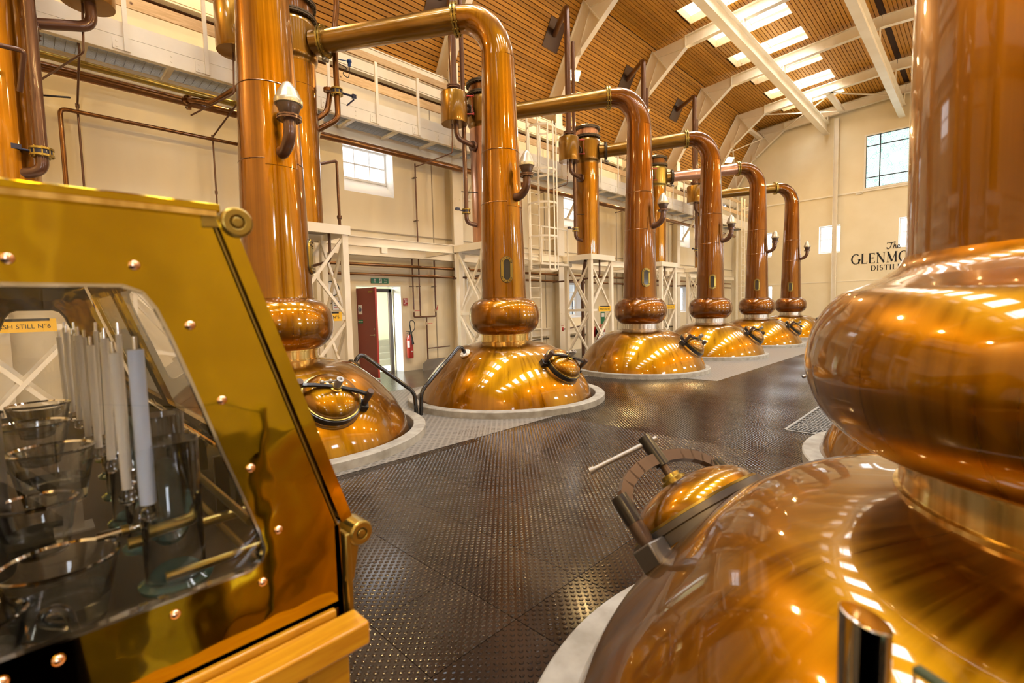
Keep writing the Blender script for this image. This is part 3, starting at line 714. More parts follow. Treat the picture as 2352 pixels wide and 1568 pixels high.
# ================================================================ POT STILLS
DOME = [(.40,1.01),(.45,.995),(.60,.966),(.766,.920),(.92,.832),(1.06,.715),(1.20,.572),(1.33,.405),(1.42,.24),(1.475,.09),(1.49,0),(1.49,-.35)]
BULB = [(.405,1.118),(.47,1.148),(.545,1.215),(.597,1.31),(.612,1.42),(.604,1.51),(.575,1.60),(.515,1.675),(.45,1.715),(.400,1.735)]
NECK = [(.396,1.733),(.388,1.80),(.372,2.38),(.355,3.1),(.332,3.85),(.306,4.6),(.286,5.3),(.276,5.72)]
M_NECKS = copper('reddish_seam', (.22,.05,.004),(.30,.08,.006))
def still(x,y,kind,label,group,collar,ringr,target=None,vent=0,sight=-45,man=5,bs=1.0,nphi=None,neckm=None,sightz=2.18,vsc=1.0):
    R0 = thing('pot_still',label,'still',(x,y,0),group)
    O = Vector((x,y,0)); nm = neckm or M_NECK
    def AX(phi,r,z): a = math.radians(phi); return O+Vector((r*math.cos(a),r*math.sin(a),z))
    sc = lambda P: [(r*(1+(bs-1)*min(1,max(0,(z-.2)/.8))) if z<1.01 else r*bs, z) for r,z in P]
    nb = lambda P: [(r*(1+(bs-1)),z) for r,z in P]
    D = [(r*(1+(bs-1)*max(0,min(1,(1.15-r)/.72))),z) for r,z in DOME]
    MB().lathe(spl(D,6),O,112).build('dome',M_COP,R0)
    MB().lathe([(.412*bs,.985),(.425*bs,.985),(.425*bs,1.015),(.415*bs,1.018),(.415*bs,1.105),(.425*bs,1.108),(.425*bs,1.135),(.40*bs,1.137)],O,80).build('collar',collar,R0)
    MB().lathe(spl([(r*bs,z) for r,z in BULB] if kind!='front' else [(.50,1.118),(.56,1.132),(.635,1.165),(.706,1.243),(.738,1.345),(.733,1.42),(.712,1.488),(.660,1.562),(.605,1.588),(.558,1.609)],6),O,96).build('boil_ball',nm if kind!='front' else M_COP,R0)
    NK = [(r*bs,z) for r,z in NECK]
    if kind=='front': NK = [(.560,1.608),(.522,1.635),(.502,1.668),(.496,1.71),(.495,2.3),(.475,3.1),(.44,3.85),(.40,4.6),(.36,5.3),(.335,5.72)]
    # neck and swan-neck bend into the lyne arm
    tv = Vector((*target,0)) if target else Vector((-2.8,-2.2,0)); L = tv.length; td = tv.normalized()
    MB().lathe(spl(NK,4),O,72).build('neck',nm,R0)
    sm = MB(); sm.tube([O+Vector((math.cos(a)*.0,0,0)) for a in (0,)]+[O] if False else [O+Vector((0,0,1.74)),O+Vector((0,0,1.745))],.402*bs,64,False) if kind!='front' else sm.lathe([(.484,2.9),(.489,2.905),(.484,2.91)],O,64); sm.build('neck_seam',M_ARM,R0)
    for z in (3.32,4.18):
        r = (.355 if z<3.5 else .327) if kind!='front' else (.392 if z<3.5 else .355); MB().lathe([(r*bs-.006,z-.008),(r*bs-.0005,z),(r*bs-.006,z+.008)],O,64).build('weld_seam',M_PIPEB,R0)
    B = []; RR = []; Rb = .56; zb = 5.72
    for i in range(19):
        a = pi/2*i/18; B.append(O+td*(Rb-Rb*math.cos(a))+Vector((0,0,zb+(6.43-zb)*math.sin(a)))); r0_ = .276 if kind!='front' else .28; RR.append((r0_-(r0_-.213)*i/18)*bs)
    B += [O+td*.70+Vector((0,0,6.435))]; RR += [.208*bs]
    MB().tube(B,RR,56,False).build('swan_neck',nm,R0)
    if target:
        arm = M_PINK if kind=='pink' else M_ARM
        p0 = O+td*.70+Vector((0,0,6.435)); p1 = O+td*(L-.58)+Vector((0,0,6.27)); ad = (p1-p0).normalized()
        MB().tube([p0,p0.lerp(p1,.5),p1],[.202,.192,.182],48,False).build('lyne_arm',arm,R0)
        f = MB(); f.ring(p0-ad*.026,.19,.262,.03,40,ad); f.ring(p0+ad*.026,.19,.262,.03,40,ad); f.bolts(p0,.237,14,.014,.11,ad); f.build('arm_flange',M_BRASSD,R0)
    if kind=='front': MB().lathe([(1.055,.712),(1.068,.715),(1.068,.705),(1.055,.70)],O,96).build('dome_seam',M_NECKS,R0)
    # vacuum relief valve: patch plate, elbow, flange, cup, pale conical cap
    rz = lambda z: bs*next((a[0]+(b[0]-a[0])*(z-a[1])/(b[1]-a[1])) for a,b in zip(NECK,NECK[1:]) if a[1]<=z<=b[1])
    zc = 3.42; r0 = rz(zc); ph = math.radians(vent); pl = MB(); N = 10; vs = []; 
    for i in range(N+1):
        a = ph-.52+1.04*i/N
        for z in (zc-.17,zc+.17):
            for dr in (-.004,.010): rr = rz(z)+dr; vs.append(O+Vector((rr*math.cos(a),rr*math.sin(a),z)))
    fs = []
    for i in range(N): k = 4*i; fs += [(k+1,k+5,k+7,k+3),(k,k+2,k+6,k+4),(k+2,k+3,k+7,k+6),(k,k+4,k+5,k+1)]
    fs += [(0,1,3,2),(4*N,4*N+2,4*N+3,4*N+1)]
    pl.add(vs,fs).build('patch_plate',nm,R0)
    v0 = AX(vent,r0-.02,zc-.02); q = .60*(.5+.5*bs) 
    pts = [v0,AX(vent,r0+.04,zc-.025)]+[AX(vent,r0+.04+(q-r0-.04)*math.sin(a),zc-.025+.24*(1-math.cos(a))) for a in [pi/2*k/8 for k in range(1,9)]]+[AX(vent,q,zc+.28)]
    MB().tube(pts,[.072,.07]+[.064]*9,20).build('relief_elbow',M_PIPE,R0)
    c = AX(vent,q,0); f = MB(); f.disc(c+Vector((0,0,zc+.275)),.112*vsc,.018,24); f.disc(c+Vector((0,0,zc+.30)),.112*vsc,.018,24); f.bolts(c+Vector((0,0,zc+.288)),.094*vsc,8,.010,.06); f.build('relief_flange',M_PIPE,R0)
    MB().lathe([(.07*vsc,zc+.305),(.078*vsc,zc+.32),(.112*vsc,zc+.425),(.112*vsc,zc+.44),(.0,zc+.44)],c,24).build('relief_cup',M_IRONB,R0)
    MB().lathe([(r_*vsc,z_) for r_,z_ in [(.115,zc+.425),(.128,zc+.43),(.130,zc+.475),(.124,zc+.485),(.088,zc+.58),(.045,zc+.655),(.022,zc+.675),(0,zc+.68)]],c,28).build('relief_cap',M_CONE,R0)
    # sight glass: stadium shaped brass frame with studs, dark glass
    r1 = rz(sightz)+.004; a0 = math.radians(sight); tv_ = Vector((-math.sin(a0),math.cos(a0),0)); nr = Vector((math.cos(a0),math.sin(a0),0)); cc = O+nr*r1+Vector((0,0,sightz))
    def stad(w_,h_,n=10): return [(w_*math.cos(t),h_+w_*math.sin(t)) for t in [pi*k/n for k in range(n+1)]]+[(w_*math.cos(t),-h_+w_*math.sin(t)) for t in [pi+pi*k/n for k in range(n+1)]]
    def loopm(o_,i_,d0,d1,bow=.03):
        mb = MB(); n_ = len(o_); P = lambda u,v,d: cc+tv_*u+Vector((0,0,v))+nr*(d-bow*(u/.1)**2*.6)
        vs = [P(u,v,d0) for u,v in o_]+[P(u,v,d1) for u,v in o_]+([P(u,v,d1) for u,v in i_]+[P(u,v,d0) for u,v in i_] if i_ else [])
        fs = [(i,(i+1)%n_,(i+1)%n_+n_,i+n_) for i in range(n_)]
        if i_: fs += [(i+n_,(i+1)%n_+n_,(i+1)%n_+2*n_,i+2*n_) for i in range(n_)]+[(i+2*n_,(i+1)%n_+2*n_,(i+1)%n_+3*n_,i+3*n_) for i in range(n_)]
        else: fs += [tuple(range(n_,2*n_))]
        return mb.add(vs,fs)
    o_,i_ = stad(.098,.115),stad(.055,.115)
    loopm(stad(.106,.115),None,-.03,.010).build('gasket',M_FLG,R0)
    fr_ = loopm(o_,i_,.008,.028).build('sight_glass_frame',M_BRASSD,R0)
    st_ = MB()
    for k in range(12):
        u,v = stad(.078,.115)[int(k*22/12)]; st_.disc(cc+tv_*u+Vector((0,0,v))+nr*(.032-.018*(u/.1)**2),.010,.022,6,nr)
    st_.build('studs',M_FLG,fr_)
    loopm(stad(.056,.115),None,-.01,.014,.02).build('sight_glass',M_SMOKE,R0)
    # manway: neck ring on the shoulder, domed lid, bowed clamp bar, two posts, centre screw with tee
    am = math.radians(man); mr = Vector((math.cos(am),math.sin(am),0)); nn = (mr*.70+Vector((0,0,.71))).normalized()
    mc = O+mr*1.15+Vector((0,0,.535)) if kind=='front' else O+mr*1.125+Vector((0,0,.575)); tt = Vector((-math.sin(am),math.cos(am),0)); sl = nn.cross(tt)
    # clamp bar direction (across the slope for most)
    MB().lathe([(.335,-.10),(.345,.0),(.335,.03),(.318,.045),(.30,.045)],mc,56,nn).build('manway_saddle',M_COP,R0)
    MB().lathe([(.300,-.02),(.322,.02),(.318,.085),(.325,.09),(.325,.115),(.305,.118),(.300,.10),(.300,-.02)],mc,56,nn).build('manway_ring',M_IRON if kind!='front' else M_IRONG,R0)
    MB().lathe([(.300,.116),(.312,.118),(.312,.128),(.298,.130)],mc,56,nn).build('seal_ring',M_BRASSD,R0)
    lid_ = MB(); lid_.lathe([(.298,.12)]+[(.298*math.cos(t),.125+.15*math.sin(t)) for t in [pi/2*k/10 for k in range(1,11)]],mc,48,nn); lid_.build('manway_lid',M_COP,R0)
    bd = (tt*.94-sl*.35).normalized() if kind!='front' else tt
    bar = [mc+bd*(.36*math.cos(pi-a))+nn*(.20+(.20 if kind=='front' else .085)*math.sin(a)**.8) for a in [pi*k/14 for k in range(15)]]
    b_ = MB()
    for p_,q_ in zip(bar,bar[1:]): b_.beam(p_-(q_-p_)*.08,q_+(q_-p_)*.08,.034 if kind!='front' else .03,.030 if kind!='front' else .055,nn)
    b_.build('clamp_bar',M_IRON if kind!='front' else M_IRONB,R0)
    for s_ in (-1,1):
        pc = mc+bd*(s_*.365)
        MB().lathe([(.030,-.03),(.030,.10),(.034,.11),(.034,.20)],pc,16,nn).build('post_sleeve',M_IRONB,R0)
        MB().lathe([(0,.18),(.036,.18),(.038,.27),(.036,.30),(.0,.30)],pc,16,nn).build('clamp_nut',M_IRON if kind=='front' else M_IRONB,R0)
        lg = MB(); lg.obox(pc+nn*.045,(bd,nn.cross(bd),nn),(.05,.055,.045)); lg.build('lug',M_IRON if kind!='front' else M_IRONG,R0,bevel=.008)
    MB().lathe([(0,.26),(.06,.262),(.062,.285),(.045,.292),(.045,.31),(0,.31)],mc,20,nn).build('screw_seat',M_BRASSD,R0)
    MB().tube([mc+nn*.29,mc+nn*.42],.020,14).build('screw',M_IRONB,R0)
    MB().tube([mc+nn*(.36 if kind=='front' else .30),mc+nn*(.52 if kind=='front' else .42)],.038 if kind!='front' else .034,18).build('screw_head',M_GREYM if kind!='front' else M_IRON,R0)
    hd = (bd*.9+sl*.3).normalized() if kind!='front' else Vector((-.62,-.66,-.42)).normalized()
    hc = mc+nn*(.49 if kind=='front' else .40); hb_ = MB()
    if kind=='front': hb_.tube([hc-hd*.05,hc+hd*.30],.013,12); hb_.tube([hc+hd*.29,hc+hd*.315],.018,12)
    else: hb_.tube([hc-hd*.19,hc+hd*.02],.010,10); hb_.sphere(hc-hd*.19,.024,10); hb_.sphere(hc-hd*.10,.026,10)
    hb_.build('tee_handle',M_GREYM,R0)
    if kind!='front':
        # small spot lamp standing on the shoulder behind some of the stills
        k_ = AX(man+100,.93,.83) if kind in('wash','pink') else None
        if k_ is not None:
            s_ = MB(); s_.obox(k_+Vector((0,0,.05)),((1,0,0),(0,1,0),(0,0,1)),(.05,.05,.05)); s_.disc(k_+Vector((0,0,.10)),.04,.03,12); s_.build('dome_valve',M_IRON,R0,bevel=.006)
    return R0
def kerb(x,y,r,label):
    t = thing('kerb_ring',label,'kerb',(x,y,0),None)
    MB().lathe([(r-.155,-.16),(r-.155,.095),(r-.145,.103),(r-.012,.103),(r,.092),(r,-.004),(r-.155,-.004)],(x,y,0),128).build('ring',M_KERB,t)
ORD = ['nearest','second','third','fourth','fifth','farthest']
TG = {1:(-2.65,-2.36),2:(-2.84,-2.23),3:(-2.92,-2.24),4:(-2.94,-2.07),5:(-2.83,-2.20),6:(-2.83,-2.40)}
SG = [60,-36,-40,-60,-72,-78]; MN = [2,5,12,10,10,10]
KD = ['spirit','spirit','wash','wash','pink','wash']
LB = ['lacquered copper pot still nearest in the left row, behind the brass spirit safe',
 'lacquered copper pot still, second in the left row, with two bent black pipes beside it',
 'lacquered copper pot still with a steel collar, third in the left row, brown-red neck',
 'lacquered copper pot still, fourth in the left row, yellowish lyne arm from its top',
 'lacquered copper pot still, fifth in the left row, with a pinkish lyne arm',
 'smallest looking copper pot still, last in the left row, by the end wall']
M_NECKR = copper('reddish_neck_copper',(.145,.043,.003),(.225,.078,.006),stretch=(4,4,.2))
for i,(x,y) in enumerate(STILLS_L):
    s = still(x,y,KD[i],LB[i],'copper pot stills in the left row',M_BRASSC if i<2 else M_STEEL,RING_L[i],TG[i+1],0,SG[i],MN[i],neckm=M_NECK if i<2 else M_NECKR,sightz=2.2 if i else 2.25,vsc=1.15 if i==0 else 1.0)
    kerb(x,y,RING_L[i],'pale concrete kerb ring round the foot of the %s copper still in the left row'%ORD[i])
    if i<2:                                           # bent black pipe from the shoulder to the floor
        sg = 1 if i==0 else -1; fx = x+.02; fy = y+sg*.91; fz = .83
        fp = Vector((fx,fy,fz)); nn = Vector((0,sg*.56,.83)).normalized()
        foot = Vector((-5.93,3.99 if i==0 else 4.07,0)); 
        pts = rounded([fp,fp+nn*.20,Vector((-5.93,foot.y-sg*.02,.36)),foot+Vector((0,0,-.01))],.10,5)
        MB().tube(pts,.030,16).build('bent_pipe',M_BLACK,s)
        m_ = MB(); m_.disc(fp+nn*.035,.088,.02,24,nn); m_.bolts(fp+nn*.045,.066,6,.013,.03,nn); m_.build('pipe_flange',M_WHITE if i else M_FLG,s)  # white on the second still's flange paints in its pale reflection
        m_ = MB(); m_.lathe([(.10,-.03),(.095,.02),(.088,.025),(.0,.025)],fp,24,nn); m_.build('pipe_saddle',M_COP,s)
for i,(x,y) in enumerate(STILLS_R):
    still(x,y,'front',['huge copper pot still in the right foreground, brass collar under its bulging boil ball','copper pot still behind the big foreground still, mostly hidden by it'][i],'copper pot stills in the right row',M_BRASSC,1.62,(2.84,-2.23),-20,20,171,bs=1.2)
    kerb(x,y,1.62,['pale concrete kerb ring round the foot of the big foreground still','pale concrete kerb ring beside the diamond grating, behind the big still'][i])

# ================================================================ CONDENSERS, TOWERS
CX = -8.78; CYS = [-.04,3.65,8.15,12.43,16.8,21.0]
def condenser(i,cy,st=None,lab=None):
    L_ = ['copper condenser column at the left edge of the picture','tall copper condenser right behind the neck of the nearest still','copper condenser mostly hidden behind the neck of the second still','copper condenser standing on the white tower with the yellow sign, in full view','bright golden copper condenser behind the third still','copper condenser half hidden behind the fourth still'][i]
    t = thing('condenser',lab or L_,'condenser',(CX,cy,3.14),'copper condensers on the white towers')
    O = Vector((CX,cy,0)); tgt = Vector((*(st or STILLS_L[i]),0))-O; td = tgt.normalized()
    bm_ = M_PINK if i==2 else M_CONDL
    MB().lathe([(0,3.14),(.345,3.14),(.345,5.90)],O,64).build('shell',bm_,t)
    MB().lathe(spl([(.345,5.88),(.350,5.93),(.385,5.99),(.39,6.06)],4)+[(.39,6.52)]+spl([(.39,6.54),(.37,6.60),(.345,6.65)],4),O,64).build('vapour_box',M_ARM if i not in(4,) else M_BRASSD,t)
    MB().lathe([(.343,5.5),(.349,5.505),(.343,5.51)],O,48).build('weld_seam',M_PIPEB,t)
    for z in (6.68,6.93):
        f = MB(); f.ring((CX,cy,z-.018),.33,.405,.028,48); f.ring((CX,cy,z+.018),.33,.405,.028,48); f.bolts((CX,cy,z),.380,28,.012,.10); f.build('bolted_flange',M_FLG,t)
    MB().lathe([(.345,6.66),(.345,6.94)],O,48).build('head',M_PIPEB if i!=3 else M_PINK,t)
    MB().lathe([(.36,6.95),(.30,7.02),(.15,7.07),(.05,7.08),(.05,7.14),(0,7.14)],O,40).build('lid',M_IRONB,t)
    p0 = O+td*.36+Vector((0,0,6.26)); p1 = O+td*.56+Vector((0,0,6.268))
    MB().tube([p0,p1],[.20,.184],32).build('inlet_nozzle',M_ARM,t)
    f = MB(); f.ring(p1-td*.02,.17,.262,.03,32,td); f.ring(p1+td*.022,.17,.262,.03,32,td); f.bolts(p1,.235,14,.014,.10,td); f.build('inlet_flange',M_FLG if i in(3,4) else M_BRASSD,t)
    d_ = MB(); q = p1-Vector((0,0,.29)); d_.sphere(q,.05,10); d_.sphere(q+Vector((.05,.02,-.03)),.04,8); d_.build('drain_cock',M_GREYM,t)
    # expansion vessel on the wall side
    sg = -1 if i==0 else 1; b = Vector((CX+.01,cy-(.92 if i else -.94),0)); y_ = Vector((0,1,0))
    MB().lathe([(0,5.80),(.295,5.80),(.30,5.83),(.30,6.46),(.29,6.48),(.10,6.49),(0,6.49)],b,48).build('expansion_vessel',M_ARM,t)
    f = MB(); f.disc(b+Vector((0,0,6.60)),.155,.03,28); f.disc(b+Vector((0,0,6.64)),.155,.03,28); f.bolts(b+Vector((0,0,6.62)),.13,10,.012,.10); f.tube([b+Vector((0,0,6.47)),b+Vector((0,0,6.6))],.10,20); f.build('vessel_flange',M_PIPE,t)
    n_ = MB(); n_.tube([b+Vector((0,.28*sg,6.22)),b+Vector((0,.60*sg,6.22))],.07,16); n_.ring(b+Vector((0,.42*sg,6.22)),.05,.14,.05,24,y_); n_.bolts(b+Vector((0,.42*sg,6.22)),.115,8,.01,.09,y_); n_.build('vessel_branch',M_IRONB,t)
    e_ = rounded([b+Vector((.03,.02,5.81)),b+Vector((.03,.03,5.50)),b+Vector((.01,.62*sg-(.3 if i==0 else 0),5.42 if i else 5.22))],.22,8)
    n_ = MB(); n_.tube(e_,.058 if i else .066,18); n_.ring(b+Vector((.01,.53*sg,5.43 if i else 5.24)),.05,.12,.05,24,y_); n_.bolts(b+Vector((.01,.53*sg,5.43 if i else 5.24)),.098,8,.009,.085,y_); n_.build('vessel_elbow',M_PIPE,t)
    n_ = MB()
    for z in (6.02,6.42): n_.tube([b+Vector((.22,.20,z)),b+Vector((.32,.30,z))],.012,8); n_.disc(b+Vector((.33,.31,z)),.028,.012,10,(1,1,0))
    n_.build('gauge_taps',M_REDT,t)
    n_ = MB(); n_.tube([b+Vector((.30,.28,6.0)),b+Vector((.30,.28,6.44))],.007,8); n_.build('gauge_glass',M_REDT,t)
    # drain pipe from the vessel
    n_ = MB(); n_.tube(rounded([b+Vector((-.03,-.05,5.8)),b+Vector((-.02,-.08,5.15)),b+Vector((-.9,-.5,4.95))],.05,4),.014,8); n_.build('vessel_drain',M_PIPE,t)
    # cooling water pipe down to the flanged elbow, going up behind to the roof
    w_ = Vector((CX-.02,cy-.62,0)) if i else Vector((-8.42,.31,0)); rw = .052 if i else .062; zo = 0 if i else .25
    n_ = MB(); n_.tube(rounded([w_+Vector((0,0,9.3 if i else 6.5)),w_+Vector((0,0,3.62 if i else 3.40)),w_+(Vector((.02,.32,3.58)) if i else Vector((-.12,-.22,3.36)))],.13,7),rw,18); n_.build('water_pipe',M_PIPE,t)
    n_ = MB(); n_.disc(w_+Vector((0,0,3.92-zo)),.10*rw/.052,.025,20); n_.disc(w_+Vector((0,0,3.84-zo)),.10*rw/.052,.025,20); n_.bolts(w_+Vector((0,0,3.88-zo)),.082*rw/.052,8,.009,.13); n_.build('valve_flanges',M_BRASSD,t)
    n_ = MB(); n_.disc(w_+Vector((0,0,3.88-zo)),.085*rw/.052,.06,20); n_.tube([w_+Vector((0,-.08,3.88-zo)),w_+Vector((-.05,-.20,3.9-zo))],.014,8); n_.obox(w_+Vector((-.06,-.22,3.92-zo)),((1,0,0),(0,1,0),(0,0,1)),(.035,.045,.03)); n_.build('butterfly_valve',M_NAVY,t)
    n_ = MB(); n_.tube([w_+Vector((-.1,-.05,4.35)),w_+Vector((.1,.3,4.35))],.012,8); n_.build('pipe_bracket',M_IRON,t)
    # platform drain line under the condenser
    n_ = MB(); n_.tube(rounded([O+Vector((.12,.42,3.10)),O+Vector((.12,.42,2.52)),O+Vector((-.5,.2,2.42)),O+Vector((-1.6,.2,2.42))],.1,5),.028,12); n_.build('outlet_pipe',M_PIPE,t)
    return t
for i,cy in enumerate(CYS): condenser(i,cy)
# vent pipes from the vessels up through the steep roof slope
for i,cy in enumerate(CYS):
    if i < 1: continue
    b = Vector((CX+.01,cy-.92,0)); t = thing('vent_pipe',['','brown vent pipe rising behind the lyne arm of the second still','thick brown vent pipe rising beside the bend of the second still','brown vent pipe running up past the lit floodlight to the roof','brown vent pipe to the roof behind the third still','brown vent pipe to the roof behind the fourth still'][i],'pipe',b+Vector((0,0,6.66)),'brown vent pipes up to the roof')
    zt = 10.16 if i>2 else 9.6; xs_ = -11.75+(zt-6.95)*2.47/4.43
    MB().tube(rounded([b+Vector((0,0,6.66)),b+Vector((0,0,zt)),Vector((xs_+.04,b.y+.85,zt))],.16,8),.085,24).build('pipe',M_PIPE,t)
    d = Vector((2.47,0,4.43)).normalized(); nr = Vector((d.z,0,-d.x)); c_ = Vector((xs_,b.y+.85,zt))+nr*.03
    m_ = MB(); m_.obox(c_,(d,(0,1,0),nr),(.42,.36,.008)); m_.build('roof_plate',M_IRONB,t)
TX_F, TX_B, ZT = -8.33, -9.22, 3.12
def tower(i,y0,lab=None):
    y1 = y0+1.09
    t = thing('tower',lab or ['white steel tower beside the brass spirit safe','white cross-braced tower right behind the nearest still','white cross-braced tower behind the second still','white cross-braced tower with a yellow sign, left of the third still','white cross-braced tower between the third and fourth stills','white cross-braced tower behind the fourth still'][i],'steel tower',((TX_F+TX_B)/2,(y0+y1)/2,0),'white cross-braced condenser towers')
    pw = .055
    for x in (TX_F,TX_B):
        for y in (y0,y1): m_ = MB(); m_.box(x-pw,x+pw,y-pw,y+pw,0,ZT-.16); m_.build('leg',M_CREAM,t)
        for y in (y0,y1): m_ = MB(); m_.box(x-.11,x+.11,y-.11,y+.11,0,.015); m_.build('foot_plate',M_CREAM,t)
    for y in (y0,y1): m_ = MB(); m_.box(TX_B-.088,TX_F+.088,y-.028-(.06 if y==y0 else -.06),y+.03-(.06 if y==y0 else -.06),ZT-.16,ZT+.0); m_.build('top_beam',M_CREAM,t)
    for x in (TX_B,TX_F): s_ = -1 if x==TX_B else 1; m_ = MB(); m_.box(x-.03+.06*s_,x+.03+.06*s_,y0-.09,y1+.09,ZT-.16,ZT); m_.build('top_beam',M_CREAM,t)
    m_ = MB(); m_.box(TX_B,TX_F,y0,y1,ZT-.05,ZT); m_.build('deck_plate',M_GREYM,t)
    z2 = 1.46
    def br(a,b_): m_ = MB(); m_.beam(a,b_,.045,.05,(0,0,1)); m_.build('cross_brace',M_CREAM,t)
    for x in (TX_F,TX_B):
        for za,zb in ((.1,z2-.03),(z2+.03,ZT-.18)):
            br((x,y0,za),(x,y1,zb)); br((x-.03,y0,zb),(x-.03,y1,za))
        m_ = MB(); m_.box(x-.03,x+.03,y0,y1,z2-.035,z2+.035); m_.build('tie_bar',M_CREAM,t)
    for y in (y0,y1):
        for za,zb in ((.1,z2-.03),(z2+.03,ZT-.18)):
            br((TX_B,y,za),(TX_F,y,zb)); br((TX_B,y-.03,zb),(TX_F,y-.03,za))
        m_ = MB(); m_.box(TX_B,TX_F,y-.03,y+.03,z2-.035,z2+.035); m_.build('tie_bar',M_CREAM,t)
    return t
TY = [-.58,3.10,7.61,11.89,16.26,20.46]
SN = ['N°6','N°5','N°4','N°3','N°2','N°1']
for i,y in enumerate(TY):
    tower(i,y)
    # yellow sign plate on the front tie bar
    yy0 = y+.28; s = thing('still_sign',['yellow sign seen through the glass of the spirit safe','yellow sign reading WASH STILL N°5 behind the nearest still','yellow sign behind the second still','small yellow sign hanging on the white tower left of the third still','small yellow sign on the tower between the third and fourth stills','small yellow sign on the tower behind the fourth still'][i],'sign',(TX_F+.05,y+.55,1.47),'yellow still number signs')
    m_ = MB(); yc_ = y+(.63 if i else .56); m_.box(TX_F+.06,TX_F+.07,yc_-.32,yc_+.32,1.41,1.57); m_.build('plate',M_SIGNY,s)
    m_ = MB(); m_.box(TX_F+.071,TX_F+.074,yc_-.26,yc_+.26,1.545,1.575); m_.build('black_strip',M_INK,s)
    text_mesh('lettering','WASH STILL '+SN[i],.074,(TX_F+.072,yc_,1.455),(0,1,0),(0,0,1),M_INK,s,.001,sx=.98)
CX_,F_,B_ = CX,TX_F,TX_B; dx_ = STILLS_R[0][0]+2.84-CX; CX += dx_; TX_F += dx_; TX_B += dx_
for k,(x_,y_) in enumerate(STILLS_R):
    condenser(1,y_-2.23,(x_,y_),['copper condenser of the big foreground still, on the right-hand side','copper condenser of the hidden right-hand still behind the big one'][k])
    tower(1,y_-2.78,['white cross-braced tower on the right-hand side near the camera','white cross-braced tower on the right-hand side behind the big still'][k])
CX,TX_F,TX_B = CX_,F_,B_
# beams tying the towers together, and to the wall
tb = thing('tie_beam','long cream beam joining the backs of the condenser towers','beam',(TX_B-.12,YB,ZT-.15))
m_ = MB(); m_.ibeam((TX_B-.13,-.8,3.04),(TX_B-.13,22,3.04),.09,.20,.014); m_.build('beam',M_CREAM,tb)
for k in range(9):
    y = 1.2+2.2*k; m_ = MB(); m_.box(TX_B-.13-.02,TX_B-.13+.05,y-.07,y+.07,2.82,2.94); m_.build('clip',M_CREAM,tb)
tb = thing('wall_beam','cream beam along the left wall below the upper windows','beam',(-10.55,YB,3.0))
m_ = MB(); m_.ibeam((-10.5,-5,3.02),(-10.5,29.5,3.02),.12,.24,.014); m_.build('beam',M_CREAM,tb)
for i,y in enumerate(TY):
    t = thing('cross_beam','cream cross beam from the %s tower back to the wall'%ORD[i],'beam',(TX_B,y-.1,3.04),'cross beams from the towers to the wall')
    m_ = MB(); m_.ibeam((TX_B-.1,y-.10,3.05),(-10.45,y-.10,3.05),.10,.22,.014); m_.build('beam',M_CREAM,t)

# ================================================================ WALKWAY, LADDERS
wk = thing('walkway','long cream steel walkway with oak handrails high on the left wall','walkway',(-9.6,12,5.64))
XW = -9.60
m_ = MB(); m_.beam((XW,-5.5,5.755),(XW,29.2,5.755),.02,.235); m_.beam((XW-.04,-5.5,5.645),(XW-.04,29.2,5.645),.09,.02); m_.beam((XW-.04,-5.5,5.865),(XW-.04,29.2,5.865),.09,.015); m_.build('edge_channel',M_CREAM,wk)
m_ = MB(); m_.beam((XW+.0,-5.5,5.99),(XW+.0,29.2,5.99),.012,.22); m_.build('toe_board',M_CREAM,wk)
m_ = MB(); m_.ibeam((-10.42,-5.5,5.62),(-10.42,29.2,5.62),.10,.24,.014); m_.build('inner_beam',M_CREAM,wk)
m_ = MB(); m_.beam((XW+.01,-5.5,7.03),(XW+.01,29.2,7.03),.045,.145); m_.build('top_rail',M_RAILW,wk,bevel=.006)
m_ = MB(); m_.beam((XW-.02,-5.5,6.94),(XW-.02,29.2,6.94),.05,.02); m_.build('rail_angle',M_CREAM,wk)
m_ = MB(); m_.beam((XW+.03,-5.5,6.42),(XW+.03,29.2,6.42),.03,.19); m_.build('middle_rail',M_RAILW,wk,bevel=.005)
k = 0; y = -5.07
while y < 29:
    m_ = MB(); m_.box(XW+.005,XW+.05,y-.03,y+.03,5.66,6.96); m_.build('rail_post',M_CREAM,wk)
    m_ = MB(); m_.box(XW+.012,XW+.022,y-.17,y+.05,5.67,5.83); m_.disc((XW+.024,y-.12,5.79),.014,.012,6,(1,0,0)); m_.disc((XW+.024,y-.12,5.71),.014,.012,6,(1,0,0)); m_.build('post_plate',M_CREAM,wk)
    m_ = MB(); m_.disc((XW+.012,y-.50,5.80),.014,.012,6,(1,0,0)); m_.disc((XW+.012,y-.50,5.71),.014,.012,6,(1,0,0)); m_.build('bolt_pair',M_CREAM,wk)
    m_ = MB(); m_.box(-10.40,XW-.01,y-.52,y-.44,5.66,5.72); m_.build('joist',M_CREAM,wk)
    y += 1.08
g = MB(); y = -5.5
while y < 29.2:                                       # grating: bearing bars along, cross rods across
    g.box(-10.38,XW-.02,y-.003,y+.003,5.735,5.745); y += .12
x = -10.37
while x < XW-.02: g.box(x-.003,x+.003,-5.5,29.2,5.728,5.752); x += .034
tag(g.build('deck_grating',M_GRAT,wk,False),kind='stuff')
m_ = MB(); m_.box(-10.4,XW-.02,8.9,9.6,5.69,5.70); m_.build('deck_plate',M_CREAM,wk)
for y in FR[2:-1]:
    for dy in (-.12,):
        t = thing('walkway_knee','cream diagonal knee brace under the walkway at the roof frame '+['','','nearest the camera','left of the second still','by the signed tower','behind the third still','third from the end','second from the end','at the end wall'][FR.index(y)],'brace',(-10.4,y+.35,4.7))
        m_ = MB(); m_.beam((-10.40,y+.35,4.65),(-9.72,y+.35,5.60),.07,.07); m_.box(-10.45,-10.36,y+.25,y+.45,4.6,4.64); m_.build('bar',M_CREAM,t)
